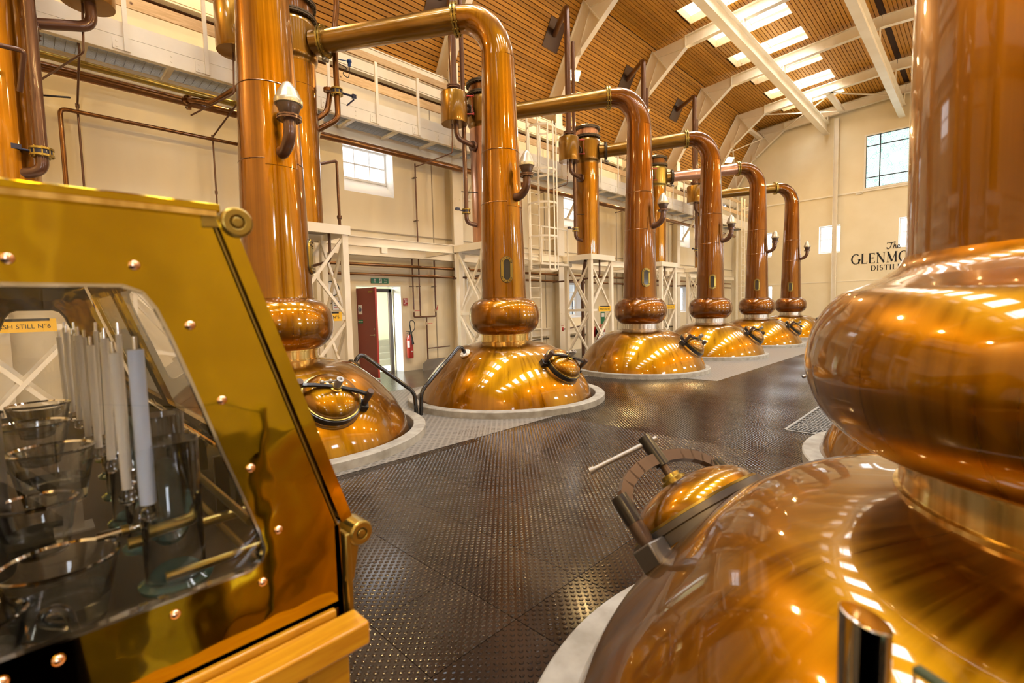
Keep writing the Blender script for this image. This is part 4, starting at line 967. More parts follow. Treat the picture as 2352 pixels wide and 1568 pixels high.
def ladder(y0,label,xp=-9.30):
    t = thing('caged_ladder',label,'ladder',(xp,y0+.23,0))
    for y in (y0,y0+.46): m_ = MB(); m_.box(xp-.025,xp+.025,y-.015,y+.015,0,7.15 if True else 6); m_.build('stile',M_CREAM,t)
    z = .35
    while z < 5.8: m_ = MB(); m_.tube([(xp,y0,z),(xp,y0+.46,z)],.011,8); m_.build('rung',M_CREAM,t); z += .30
    hz = [2.62,3.55,4.47,5.38,6.55]
    hp = lambda z: [(xp,y0-.02,z),(xp+.22,y0-.16,z),(xp+.52,y0-.14,z),(xp+.72,y0+.05,z),(xp+.76,y0+.23,z),(xp+.72,y0+.41,z),(xp+.52,y0+.60,z),(xp+.22,y0+.62,z),(xp,y0+.48,z)]
    for z in hz:
        m_ = MB(); P = rounded(hp(z),.08,3)
        for a,b in zip(P,P[1:]): m_.beam(Vector(a),Vector(b),.008,.055)
        m_.build('cage_hoop',M_CREAM,t)
    for q in (1,3,4,5,7):
        p = hp(0)[q]; m_ = MB(); m_.box(p[0]-.006,p[0]+.006,p[1]-.022,p[1]+.022,hz[0],hz[-1]+.1); m_.build('cage_strap',M_CREAM,t)
    m_ = MB(); m_.box(xp-.3,xp-.0,y0-.05,y0-.02,5.6,5.66); m_.box(xp-.3,xp-.0,y0+.48,y0+.51,5.6,5.66); m_.build('fixing_arms',M_CREAM,t)
ladder(10.27,'cream caged ladder between the second still and the tower with the yellow sign')
ladder(27.2,'distant cream caged ladder right of the fourth still neck')
t = thing('ladder_platform','small cream landing beside the caged ladder, level with the tower tops','platform',(-9.4,10.9,2.9))
m_ = MB(); m_.box(-9.85,-9.0,10.45,11.75,2.80,2.86); m_.build('plate',M_CREAM,t)
for y in (10.5,11.7): m_ = MB(); m_.box(-9.05,-9.01,y-.02,y+.02,2.86,3.9); m_.build('rail_post',M_CREAM,t)
m_ = MB(); m_.box(-9.05,-9.01,10.5,11.7,3.86,3.90); m_.build('rail',M_CREAM,t)

# ================================================================ PIPES ON THE LEFT WALL
def pipe(name,pts,r,m,label,rad=.08,joints=(),cat='pipe',group=None,seg=16):
    t = thing(name,label,cat,pts[0],group); MB().tube(rounded(pts,rad,6),r,seg).build('run',m,t)
    for j,ax in joints: m_ = MB(); m_.disc(j,r*1.7,.05,20,ax); m_.bolts(j,r*1.45,8,r*.14,.075,ax); m_.build('joint',m,t)
    return t
Y_ = (0,1,0)
big = pipe('copper_main',[(-10.30,-5,5.39),(-10.30,29,5.39)],.075,M_PIPEB,'thick brown-copper main running under the walkway',.05,[((-10.30,2.35,5.39),Y_),((-10.30,15.0,5.39),Y_),((-10.30,19.3,5.39),Y_)],seg=24)
pipe('brass_main',[(-10.0,-5,5.46),(-10.0,3.6,5.46)],.055,M_BRASSD,'golden brown pipe just below the walkway grating, at the upper left')
pipe('branch_pipe',[(-10.22,2.3,5.39),(-10.05,2.38,5.36),(-9.95,2.62,5.34),(-9.25,3.0,5.6)],.045,M_PIPEB,'short bent branch off the thick main, left of the nearest still neck',.06,[((-10.20,2.31,5.39),(1,.3,0))])
pipe('handrail_pipe',[(-10.40,.63,0),(-10.40,.63,4.85),(-10.40,4.6,4.86)],.032,M_PIPEB,'thin bent copper pipe framing the blank wall at the left',.09)
pipe('dark_main',[(-10.9,-5,7.28),(-10.9,29,7.28)],.06,M_PIPE,'dark brown pipe running behind the handrail of the walkway')
pipe('drop_pipe',[(-9.7,.80,6.5),(-9.7,.86,5.55),(-10.5,.85,4.98),(-10.5,.85,0)],.016,M_PIPE,'thin drop pipe by the left condenser, kinked at the wall',.02,[((-10.5,.85,3.6),(0,0,1)),((-10.5,.85,4.98),(0,0,1))],seg=10)
pipe('drop_pipe',[(-9.6,3.05,5.5),(-10.5,2.75,4.93),(-10.5,2.75,0)],.015,M_PIPE,'thin drop pipe on the wall left of the nearest still neck',.02,[((-10.5,2.75,4.93),(0,0,1)),((-10.5,2.75,3.9),(0,0,1))],seg=10)
pipe('long_pipe',[(-10.50,-5,2.69),(-10.50,29,2.69)],.040,M_PIPEB,'upper of two long copper pipes above the fire exit door',joints=[((-10.50,9.0,2.69),Y_)])
pipe('long_pipe',[(-10.50,-5,2.46),(-10.50,29,2.46)],.036,M_PIPEB,'lower of two long copper pipes above the fire exit door',joints=[((-10.50,9.0,2.46),Y_)])
pipe('thin_pipe',[(-10.55,4.2,3.22),(-10.55,8.3,3.22)],.014,M_PIPE,'thin brown pipe lying just above the cream tower beam',seg=8)
fm = thing('pipe_manifold','copper pipe manifold with red taps left of the second still','pipes',(-10.58,7.35,0))
xp = -10.58
for y,z0,z1 in ((7.16,1.43,2.95),(7.36,1.38,5.35),(7.86,1.56,2.95)): m_ = MB(); m_.tube([(xp,y,z0),(xp,y,z1)],.019,12); m_.build('riser',M_PIPE,fm)
m_ = MB(); m_.tube(rounded([(xp,7.16,1.56),(xp,7.16,1.40),(xp,7.86,1.40),(xp,7.86,1.6)],.04,4),.022,12); m_.build('header',M_PIPE,fm)
m_ = MB(); m_.tube([(xp,7.55,1.40),(xp,7.55,.0)],.020,12); m_.tube([(xp,7.55,.55),(xp,8.3,.56)],.016,10); m_.build('down_pipe',M_PIPE,fm)
for y,z,d in ((7.16,1.56,(0,1,0)),(7.86,1.56,(0,.3,1)),(7.55,1.22,(0,1,0))):
    m_ = MB(); m_.disc((xp,y,z),.034,.07,10); m_.build('tap_body',M_BOLT,fm)
    d = Vector(d); m_ = MB(); m_.beam(Vector((xp+.045,y,z)),Vector((xp+.045,y,z))+d*.15,.018,.014); m_.build('tap_lever',M_REDT,fm)
for y,z in ((7.16,2.2),(7.36,2.2),(7.86,2.2),(7.36,3.9),(7.36,5.0),(7.36,3.3)): m_ = MB(); m_.box(XL+.002,xp+.02,y-.035,y+.035,z-.008,z+.008); m_.build('clip',M_IRONB,fm)
# flanged pipes beside the second condenser
t = pipe('valve_pipe',[(-8.45,4.32,8.5),(-8.45,4.32,7.0),(-8.45,4.25,6.6),(-8.45,4.25,5.05),(-8.65,3.95,4.85)],.05,M_PIPEB,'bent copper pipe with a black flanged valve right of the condenser behind the nearest still',.13)
m_ = MB(); m_.disc((-8.45,4.25,5.58),.105,.025,20); m_.disc((-8.45,4.25,5.49),.105,.025,20); m_.bolts((-8.45,4.25,5.535),.085,8,.009,.14); m_.build('valve_flanges',M_BRASSD,t)
m_ = MB(); m_.disc((-8.45,4.25,5.535),.09,.06,20); m_.tube([(-8.40,4.32,5.52),(-8.3,4.50,5.48)],.02,8); m_.obox((-8.30,4.50,5.48),((1,0,0),(0,1,0),(0,0,1)),(.025,.035,.035)); m_.tube([(-8.3,4.50,5.43),(-8.40,4.40,5.32)],.014,8); m_.build('butterfly_valve',M_NAVY,t)
m_ = MB(); m_.tube([(-8.45,4.28,6.12),(-8.36,4.42,6.10)],.01,8); m_.sphere((-8.34,4.46,6.10),.045,10); m_.disc((-8.34,4.46,6.04),.03,.06,10); m_.build('sensor_head',M_BLUE,t)
m_ = MB(); m_.tube(spl([(-8.34,4.46,6.02),(-8.36,4.44,5.82),(-8.40,4.36,5.88),(-8.38,4.42,5.98),(-8.43,4.30,6.04)],5),.007,6); m_.build('sensor_cable',M_INK,t)
pipe('valve_pipe',[(-8.62,4.20,5.55),(-8.62,4.13,5.2),(-8.66,3.92,5.02)],.05,M_PIPEB,'short bent copper pipe close against the condenser behind the nearest still',.1,[((-8.62,4.17,5.6),(0,0,1))])
pipe('valve_pipe',[(-9.05,4.0,4.33),(-9.05,4.48,4.50),(-9.05,4.48,3.2),(-8.9,4.0,3.2)],.028,M_PIPE,'thin brown looped pipe with a flange standing on the tower behind the nearest still',.05,[((-9.05,4.48,3.42),(0,0,1))])
pipe('small_pipe',[(-8.0,-.8,4.62),(-8.0,.22,4.66),(-8.2,.16,4.25)],.028,M_PIPE,'small brown bent pipe crossing in front of the left condenser',.05)
# tall brown column pipe inside the tower with the yellow sign
pipe('brown_column_pipe',[(-9.33,12.85,0),(-9.33,12.85,2.45),(-8.95,12.5,3.0)],.055,M_PIPE,'dark brown upright pipe inside the white tower with the yellow sign',.08)
sp = thing('water_sprinkler_arm','red and brown valve on a short arm, low inside the white tower','valve',(-9.4,12.4,.9))
m_ = MB(); m_.tube([(-9.33,12.85,.95),(-9.6,12.2,.86)],.022,10); m_.build('arm',M_PIPE,sp)
m_ = MB(); m_.disc((-9.62,12.15,.86),.06,.05,12,(1,1,0)); m_.disc((-9.62,12.15,.98),.05,.015,12); m_.build('wheel',M_REDT,sp)

# ================================================================ SMALL THINGS ON THE WALLS
def sign(name,label,x,y0,y1,z0,z1,m,cat='sign'):
    t = thing(name,label,cat,(x,(y0+y1)/2,z0)); m_ = MB(); m_.box(x-.008,x,y0,y1,z0,z1); m_.build('plate',m,t); return t
s = sign('exit_sign','green sign reading Fire exit with an arrow and running figure above the door',XL+.03,6.02,6.50,2.26,2.385,M_GREEN)
text_mesh('lettering','Fire',.052,(XL+.031,6.41,2.325),Y_,(0,0,1),M_SIGNW,s,.001); text_mesh('lettering','exit',.052,(XL+.031,6.41,2.278),Y_,(0,0,1),M_SIGNW,s,.001)
xq = XL+.032
m_ = MB(); m_.box(xq-.001,xq,6.112,6.126,2.275,2.35); m_.prism([(6.085,2.335),(6.119,2.372),(6.153,2.335),(6.145,2.325),(6.119,2.352),(6.093,2.325)],lambda u,v,t:(t,u,v),xq-.001,xq); m_.build('arrow',M_SIGNW,s,False)
m_ = MB(); m_.box(xq-.001,xq,6.235,6.31,2.27,2.375); m_.build('doorway',M_SIGNW,s,False)
m_ = MB(); xg = xq+.001; m_.disc((xg,6.268,2.360),.009,.002,12,(1,0,0))
for a,b in (((6.272,2.35),(6.262,2.315)),((6.262,2.315),(6.285,2.295)),((6.285,2.295),(6.280,2.275)),((6.262,2.315),(6.248,2.295)),((6.248,2.295),(6.238,2.295)),((6.270,2.342),(6.29,2.325)),((6.270,2.342),(6.25,2.33))): m_.beam(Vector((xg,*a)),Vector((xg,*b)),.010,.002,(1,0,0))
m_.build('running_figure',M_GREEN,s,False)
s = sign('extinguisher_sign','small red and white extinguisher sign right of the fire exit door',XL+.02,6.915,7.045,1.70,1.89,M_SIGNR)
xq = XL+.022
m_ = MB(); m_.box(xq-.002,xq,6.925,6.972,1.75,1.88); m_.build('white_panel',M_SIGNW,s,False); m_ = MB(); m_.lathe([(0,0),(.012,0),(.012,.08),(.006,.095),(0,.10)],(xq,6.948,1.76),10); m_.build('pictogram',M_SIGNR,s)
for i in range(4): m_ = MB(); m_.box(xq-.002,xq,6.985,7.035,1.77+.025*i,1.780+.025*i); m_.build('line',M_SIGNW,s,False)
m_ = MB(); m_.box(xq-.002,xq,6.93,7.03,1.715,1.728); m_.build('line',M_SIGNW,s,False)
s = sign('notice','white notice with blue and red lines on the wall left of the door',XL+.03,5.02,5.22,1.63,1.92,M_SIGNW,'notice')
for i in range(4): m_ = MB(); m_.box(XL+.031,XL+.033,5.05,5.19,1.68+.042*i,1.695+.042*i); m_.build('line',M_SIGNB if i else M_SIGNR,s,False)
s = sign('notice','dark green notice low on the wall, seen through the cross-braced tower',XL+.03,14.95,15.2,1.32,1.75,M_GREEN,'notice')
m_ = MB(); m_.box(XL+.031,XL+.033,15.0,15.15,1.6,1.7); m_.build('figure',M_SIGNW,s,False)
s = sign('notice','green and white notice beside the low window, behind the tower',XL+.03,15.9,16.15,.85,1.35,M_GREEN,'notice')
m_ = MB(); m_.box(XL+.031,XL+.033,15.93,16.12,1.15,1.3); m_.build('figure',M_SIGNW,s,False)
# fire extinguisher
ex = thing('fire_extinguisher','red fire extinguisher with a black hose hanging right of the door','fire extinguisher',(XL+.12,7.0,.36))
c = (XL+.12,7.0,0)
MB().lathe([(0,.34),(.075,.34),(.082,.37),(.082,.82),(.07,.88),(.035,.915),(.028,.95),(0,.95)],c,28).build('cylinder',M_RED,ex)
m_ = MB(); m_.lathe([(.0835,.42),(.0835,.80)],c,28); 
lab = MB(); n = 8
vs = []; 
for i in range(n+1):
    a = -1.5+.9*i/n
    for z in (.62,.80): vs.append((c[0]+.084*math.cos(a),c[1]+.084*math.sin(a),z))
lab.add(vs,[(2*i,2*i+2,2*i+3,2*i+1) for i in range(n)]); lab.build('label',M_SIGNW,ex)
vs = []
for i in range(n+1):
    a = -.3+.6*i/n
    for z in (.50,.53): vs.append((c[0]+.084*math.cos(a),c[1]+.084*math.sin(a),z))
MB().add(vs,[(2*i,2*i+2,2*i+3,2*i+1) for i in range(n)]).build('label_strip',M_SIGNW,ex)
m_ = MB(); m_.disc((c[0],c[1],.965),.022,.04,12); m_.obox((c[0]+.01,c[1]-.03,1.0),((0,1,.2),(1,0,0),(0,0,1)),(.06,.012,.008)); m_.obox((c[0]+.01,c[1]-.03,1.03),((0,1,-.15),(1,0,0),(0,0,1)),(.07,.012,.008)); m_.build('valve_head',M_INK,ex)
m_ = MB(); m_.tube(spl([(c[0]+.02,c[1]+.02,.98),(c[0]+.06,c[1]+.12,1.10),(c[0]+.07,c[1]+.10,1.28),(c[0]+.08,c[1]-.02,1.30),(c[0]+.09,c[1]-.04,1.15)],6),.010,8); m_.build('hose',M_INK,ex)
m_ = MB(); m_.tube([(c[0]+.09,c[1]-.045,1.20),(c[0]+.10,c[1]+.02,.78),(c[0]+.10,c[1]+.03,.70)],[.016,.022,.034],12); m_.build('horn',M_INK,ex)
m_ = MB(); m_.box(XL,XL+.05,6.97,7.03,.80,.84); m_.build('bracket',M_IRON,ex)
ex = thing('fire_extinguisher','red extinguisher just peeping out beside the nearest still collar','fire extinguisher',(-10.5,4.42,.55))
MB().lathe([(0,.55),(.08,.55),(.08,1.02),(.05,1.1),(.02,1.15),(0,1.15)],(-10.5,4.42,0),24).build('cylinder',M_RED,ex)
m_ = MB(); m_.disc((-10.5,4.42,1.17),.03,.05,12); m_.beam(Vector((-10.5,4.42,1.2)),Vector((-10.44,4.30,1.24)),.02,.02); m_.build('valve_head',M_INK,ex)
# pressure gauge on the post behind the tower
gp = (XL+.09,4.98,2.11)
ga = thing('pressure_gauge','round white-faced pressure gauge with a black rim on the wall left of the door','gauge',gp)
m_ = MB(); m_.lathe([(.165,-.03),(.175,-.02),(.175,.03),(.155,.035),(.155,.02),(0,.02),(0,-.03),(.165,-.03)],gp,40,(1,0,0)); m_.build('case',M_INK,ga)
m_ = MB(); m_.disc((gp[0]+.022,gp[1],gp[2]),.152,.004,40,(1,0,0)); m_.build('dial',M_SIGNW,ga)
m_ = MB(); m_.beam(Vector((gp[0]+.03,gp[1]-.03,gp[2]-.10)),Vector((gp[0]+.03,gp[1]+.035,gp[2]+.12)),.009,.004,(1,0,0)); m_.build('needle',M_INK,ga)
m_ = MB()
for k in range(11):
    a = math.radians(225-27*k); m_.beam(Vector((gp[0]+.026,gp[1]+.12*math.cos(a),gp[2]+.12*math.sin(a))),Vector((gp[0]+.026,gp[1]+.14*math.cos(a),gp[2]+.14*math.sin(a))),.005,.002,(1,0,0))
m_.build('scale_marks',M_INK,ga)
m_ = MB(); m_.tube([(gp[0],gp[1],gp[2]-.16),(gp[0],gp[1],gp[2]-.32),(gp[0]-.05,gp[1]-.05,gp[2]-.36)],.012,8); m_.build('stem',M_IRONB,ga)
t = thing('service_post','grey-brown upright wall duct behind the nearest white tower','post',(-9.9,4.35,0))
m_ = MB(); m_.box(-9.98,-9.82,4.30,4.46,0,3.0); m_.build('post',M_CREAM,t)
# hose reel
hr = thing('hose_reel','big red fire hose reel on the wall behind the yellow-signed tower','hose reel',(-10.4,15.4,.35))
cc = Vector((-10.35,15.3,.60))
m_ = MB(); m_.ring(cc+Vector((.10,0,0)),.0,.30,.02,36,(1,.2,0)); m_.ring(cc-Vector((.10,0,0)),.05,.30,.02,36,(1,.2,0)); m_.build('drum',M_RED,hr)
m_ = MB()
for q in (-.06,-.02,.02,.06): m_.lathe([(.18+.05*math.cos(t),q+.02*math.sin(t)) for t in [2*pi*k/8 for k in range(9)]],cc,32,(1,.2,0))
m_.build('coiled_hose',M_INK,hr)
m_ = MB(); m_.disc(cc+Vector((.13,.02,0)),.10,.02,20,(1,.2,0)); m_.build('hub',M_GREYM,hr)
m_ = MB(); m_.obox(cc+Vector((.14,.12,-.1)),((1,.2,0),(0,1,0),(0,0,1)),(.004,.06,.09)); m_.build('label',M_SIGNW,hr)
m_ = MB(); m_.box(XL,-10.35,15.25,15.35,.5,.7); m_.build('wall_arm',M_IRON,hr)
# cable tray / rail along the wall foot
for k,(y0,y1) in enumerate(((9.4,12.6),(13.6,14.9),(18.0,21.8))):
    t = thing('wall_rail','low cream rail along the wall in the %s bay past the door'%['first','second','third'][k],'rail',(-10.6,y0,.85))
    m_ = MB(); m_.beam((-10.55,y0,.86),(-10.55,y1,.86),.10,.03); m_.beam((-10.58,y0,.72),(-10.58,y1,.72),.03,.22); m_.build('channel',M_CREAM,t)
    m_ = MB(); m_.tube([(-10.6,y0,.52),(-10.6,y1,.52)],.03,10); m_.build('dark_pipe',M_FLG,t)
t = thing('floor_upstand','low grey kerb at the wall foot right of the extinguisher','kerb',(-10.3,8.2,0))
m_ = MB(); m_.prism([(7.25,0),(7.25,.18),(7.4,.28),(9.6,.28),(9.6,0)],lambda u,v,t_:(t_,u,v),-10.4,-10.36); m_.build('plate',M_GREYM,t)
sw = thing('door_sensor','small grey box sensor on the column left of the second still','sensor',(-10.36,8.85,1.95))
m_ = MB(); m_.box(-10.40,-10.34,8.80,8.92,1.90,1.99); m_.build('box',M_GREYM,sw); m_ = MB(); m_.tube(spl([(-10.38,8.86,1.99),(-10.37,8.82,2.3),(-10.39,8.86,2.5)],5),.008,6); m_.build('cable',M_SIGNW,sw)

# ---- gable lettering, cut from strokes with thick stems, thin arms and small serifs
ST = {}                                               # letter: list of (x0,y0,x1,y1,width) strokes + arcs ('a',cx,cy,rx,ry,a0,a1,w0,w1); width in em
T_,H_ = .17,.055
def serif(x,y): return (x-.13,y,x+.13,y,.035)
ST['I'] = (.34,[(.17,0,.17,1,T_),serif(.17,0),serif(.17,1)])
ST['L'] = (.68,[(.17,0,.17,1,T_),(.1,.02,.62,.02,H_),(.61,0,.63,.22,.05),serif(.17,1)])
ST['E'] = (.70,[(.17,0,.17,1,T_),(.1,.02,.62,.02,H_),(.1,.98,.60,.98,H_),(.17,.52,.48,.52,H_),(.62,0,.64,.20,.05),(.59,.82,.60,1,.05),(.48,.43,.48,.61,.04)])
ST['N'] = (.92,[(.16,0,.16,1,.06),(.12,1,.76,.02,T_),(.76,0,.76,1,.06),serif(.16,0),serif(.12,1),serif(.76,1)])
ST['M'] = (1.06,[(.14,0,.17,1,.06),(.17,.98,.52,.08,T_),(.52,.04,.86,.98,.06),(.88,0,.86,1,T_),serif(.14,0),serif(.88,0),serif(.14,1),serif(.90,1)])
ST['R'] = (.82,[(.17,0,.17,1,T_),serif(.17,0),(.1,.98,.4,.98,H_),('a',.40,.74,.24,.25,90,-90,.05,.05),(.17,.49,.42,.49,H_),(.40,.50,.74,.01,T_),serif(.76,0)])
ST['P'] = (.70,[(.17,0,.17,1,T_),serif(.17,0),(.1,.98,.4,.98,H_),('a',.40,.71,.24,.28,90,-90,.05,.05),(.17,.44,.42,.44,H_)])
ST['A'] = (.86,[(.10,0,.42,1,.06),(.40,1,.76,0,T_),(.2,.33,.62,.33,H_),serif(.10,0),serif(.76,0)])
ST['D'] = (.88,[(.17,0,.17,1,T_),(.1,.98,.40,.98,H_),(.1,.02,.40,.02,H_),('a',.40,.5,.38,.49,90,-90,.05,.05)])
ST['T'] = (.76,[(.38,0,.38,1,T_),(.06,.98,.70,.98,H_),serif(.38,0),(.07,.80,.05,1,.05),(.69,.80,.71,1,.05)])
ST['Y'] = (.78,[(.38,0,.38,.45,T_),(.38,.45,.10,1,T_),(.40,.45,.68,1,.06),serif(.38,0),serif(.10,1),serif(.68,1)])
ST['O'] = (.96,[('a',.48,.5,.40,.49,0,360,.05,.05)])
ST['G'] = (.92,[('a',.48,.5,.40,.49,50,360,.05,.05),(.80,.02,.80,.44,.13),serif(.80,.44)])
ST['C'] = (.84,[('a',.46,.5,.38,.49,50,312,.05,.05),(.72,.76,.74,.96,.05)])
ST['S'] = (.62,[('a',.30,.73,.20,.25,40,270,.06,.06),('a',.30,.25,.22,.25,90,-140,.06,.06)])
def stroke_text(body, x, y, z, h, gap=.06, sx=1.0):
    mb = MB(); P = lambda u,v,d: (x+u*h*sx, y-d, z+v*h); 
    cur = 0
    def seg(a,b,w0,w1=None):
        a = Vector(a); b = Vector(b); d = (b-a).normalized(); n_ = Vector((-d.y,d.x)); w1 = w1 or w0
        q = [a+n_*w0/2,b+n_*w1/2,b-n_*w1/2,a-n_*w0/2]
        mb.add([P(p.x,p.y,.004) for p in q]+[P(p.x,p.y,.0) for p in q],[(0,1,2,3),(0,4,5,1),(1,5,6,2),(2,6,7,3),(3,7,4,0)])
    for ch in body:
        if ch == ' ': cur += .4; continue
        w_,S_ = ST[ch]
        for s_ in S_:
            if s_[0] == 'a':
                _,cx,cy,rx,ry,a0,a1,w0,w1 = s_; n_ = 20
                pt = [(cur+cx+rx*math.cos(math.radians(a0+(a1-a0)*k/n_)),cy+ry*math.sin(math.radians(a0+(a1-a0)*k/n_))) for k in range(n_+1)]
                for k in range(n_):
                    th = lambda kk: .05+.11*abs(math.cos(math.radians(a0+(a1-a0)*kk/n_)))
                    seg(pt[k],pt[k+1],th(k),th(k+1))
            else: seg((cur+s_[0],s_[1]),(cur+s_[2],s_[3]),s_[4])
        cur += w_+gap
    return mb, cur*h*sx
t = thing('wall_lettering','dark serif painted lettering on the end wall, half hidden by the foreground still','lettering',(-4.9,YE-.02,3.4))
mb,wd = stroke_text('GLENMORANGIE',-4.88,YE-.004,3.40,.50,.05,.84); mb.build('glenmorangie_line' if False else 'large_line',M_INK,t,False)
mb,_ = stroke_text('DISTILLERY COMPANY',-4.05,YE-.004,3.03,.25,.13,.95); mb.build('small_line',M_INK,t,False)
sc_ = MB()
for L_ in ([(0,.42),(.10,.50),(.30,.44),(.52,.52)],[(.32,.50),(.26,.25),(.16,.02),(.02,.02),(.0,.12)],[(.52,.50),(.46,.28),(.40,.0)],[(.42,.16),(.54,.26),(.56,.12),(.58,.0),(.66,.06)],[(.66,.10),(.78,.18),(.74,.26),(.67,.18),(.70,.02),(.84,.06)]):
    P_ = spl([(-3.43+u*.62,YE-.006,4.05+v*.62) for u,v in L_],6); sc_.tube(P_,.016,6)
sc_.build('script_line',M_INK,t)
m_ = MB(); m_.tube(spl([(-3.35,YE-.006,2.82),(-3.0,YE-.006,2.78),(-2.6,YE-.006,2.80)],5),.01,6); m_.build('rule',M_INK,t)

# ================================================================ FLOODLIGHTS on the roof frames
for k,y in enumerate(FR[:-1]):
    for mir in (0,1):
        f = mirx if mir else (lambda x:x); c = Vector((f(-9.62),y-.22,9.0)); sgx = -1 if mir else 1
        unlit = (k==3 and not mir)
        lab_ = ('unlit cream floodlight head under the bend of the second still' if unlit else 'lit warm floodlight on the %s roof frame, %s'%(['first','second','third','fourth','fifth','sixth','seventh','eighth'][k],'right wall side' if mir else 'left wall side'))
        t = thing('floodlight',lab_,'floodlight',c,'warm floodlights on the roof frames')
        aim = Vector((sgx*.62,-.35,-.70)).normalized() if not unlit else Vector((.5,-.2,-.6)).normalized(); sd = aim.cross(Vector((0,0,1))).normalized(); up = sd.cross(aim)
        m_ = MB(); q = [c-aim*.16+sd*a+up*b for a,b in ((-.11,-.08),(.11,-.08),(.11,.08),(-.11,.08))]+[c+sd*a+up*b for a,b in ((-.21,-.16),(.21,-.16),(.21,.16),(-.21,.16))]
        m_.add(q,[(0,3,2,1),(0,1,5,4),(1,2,6,5),(2,3,7,6),(3,0,4,7)]); m_.obox(c+aim*.0,(sd,up,aim),(.225,.175,.012)); m_.build('housing',M_CREAM,t)
        m_ = MB(); m_.obox(c+aim*.014,(sd,up,aim),(.195,.145,.004)); m_.build('lens',M_LAMP if not unlit else M_CREAM,t,False)
        m_ = MB(); m_.tube([c-aim*.1+sd*.24,c-aim*.2+sd*.24,Vector((f(-9.78),y-.05,c.z+.05))],.014,8); m_.build('bracket',M_CREAM,t)
        if not unlit: area('floodlight_beam',c+aim*.03,.36,c+aim,FLOOD_W,(1.0,.66,.26),t,.26)

# ================================================================ SPIRIT SAFE (left foreground)
SX = -1.0; SE = -3.55                                 # near end, far end
ss = thing('spirit_safe','polished brass spirit safe with riveted glazed end, on a wooden bench, left foreground','spirit safe',(SX,.05,.84))
yc = .05; mirp = lambda P: [(2*yc-y,z) for y,z in reversed(P)]
half = [(.248,1.732),(.456,1.082),(.462,.84)]
OUT = half+mirp(half)
hw = [(.118,1.603),(.143,1.592),(.160,1.565),(.178,1.515),(.204,1.432),(.240,1.31),(.275,1.20),(.300,1.12),(.306,1.09),(.300,1.067),(.280,1.056),(.25,1.056)]
WIN_ = hw+mirp(hw)
def end_panel(xa,xb,name):
    bm = bmesh.new(); th = xb-xa
    vo = [bm.verts.new((xb,y,z)) for y,z in OUT]; vi = [bm.verts.new((xb,y,z)) for y,z in WIN_]
    eo = [bm.edges.new((vo[i],vo[(i+1)%len(vo)])) for i in range(len(vo))]; ei = [bm.edges.new((vi[i],vi[(i+1)%len(vi)])) for i in range(len(vi))]
    r = bmesh.ops.triangle_fill(bm, use_beauty=True, use_dissolve=False, edges=eo+ei)
    fs = [f for f in bm.faces]
    ex_ = bmesh.ops.extrude_face_region(bm, geom=fs)
    for v in ex_['geom']:
        if isinstance(v,bmesh.types.BMVert): v.co.x = xa
    bmesh.ops.recalc_face_normals(bm, faces=bm.faces[:])
    mb = MB(); bm.verts.index_update(); mb.v = [tuple(v.co) for v in bm.verts]; mb.f = [tuple(v.index for v in f.verts) for f in bm.faces]; bm.free()
    return mb.build(name,M_BRASS,ss,True,30)
end_panel(SX-.010,SX,'end_panel'); end_panel(SE,SE+.010,'end_panel')
def outline_rim(P,x0,x1,w_,m,name,closed=True):
    mb = MB(); n_ = len(P)
    for i in range(n_ if closed else n_-1):
        a = P[i]; b = P[(i+1)%n_]; mb.beam(Vector(((x0+x1)/2,*a)),Vector(((x0+x1)/2,*b)),x1-x0,w_,Vector((1,0,0)).cross(Vector((0,b[0]-a[0],b[1]-a[1]))))
    return mb.build(name,m,ss)
for x in (SX,SE+.01): outline_rim(WIN_,x-.014,x+.003,.005,M_CHROME,'window_rim')
big_ = [(y+(.006 if y>yc else -.006),z-.006 if z<1.1 else z+.006) for y,z in WIN_]
for x in (SX-.013,SE+.013): MB().prism(big_,lambda u,v,t:(t,u,v),x-.003,x+.003).build('end_glass',M_GLASS,ss,False)
rv = [(-.009,1.64),(.135,1.637),(.207,1.535),(.249,1.395),(.29,1.256),(.334,1.118),(.299,1.024),(.155,1.028),(.005,1.028)]
for y,z in rv+[(2*yc-y,z) for y,z in rv[1:-1]]: MB().sphere((SX+.001,y,z),.0088,14,.7,(1,0,0)).build('rivet',M_RIVET,ss)
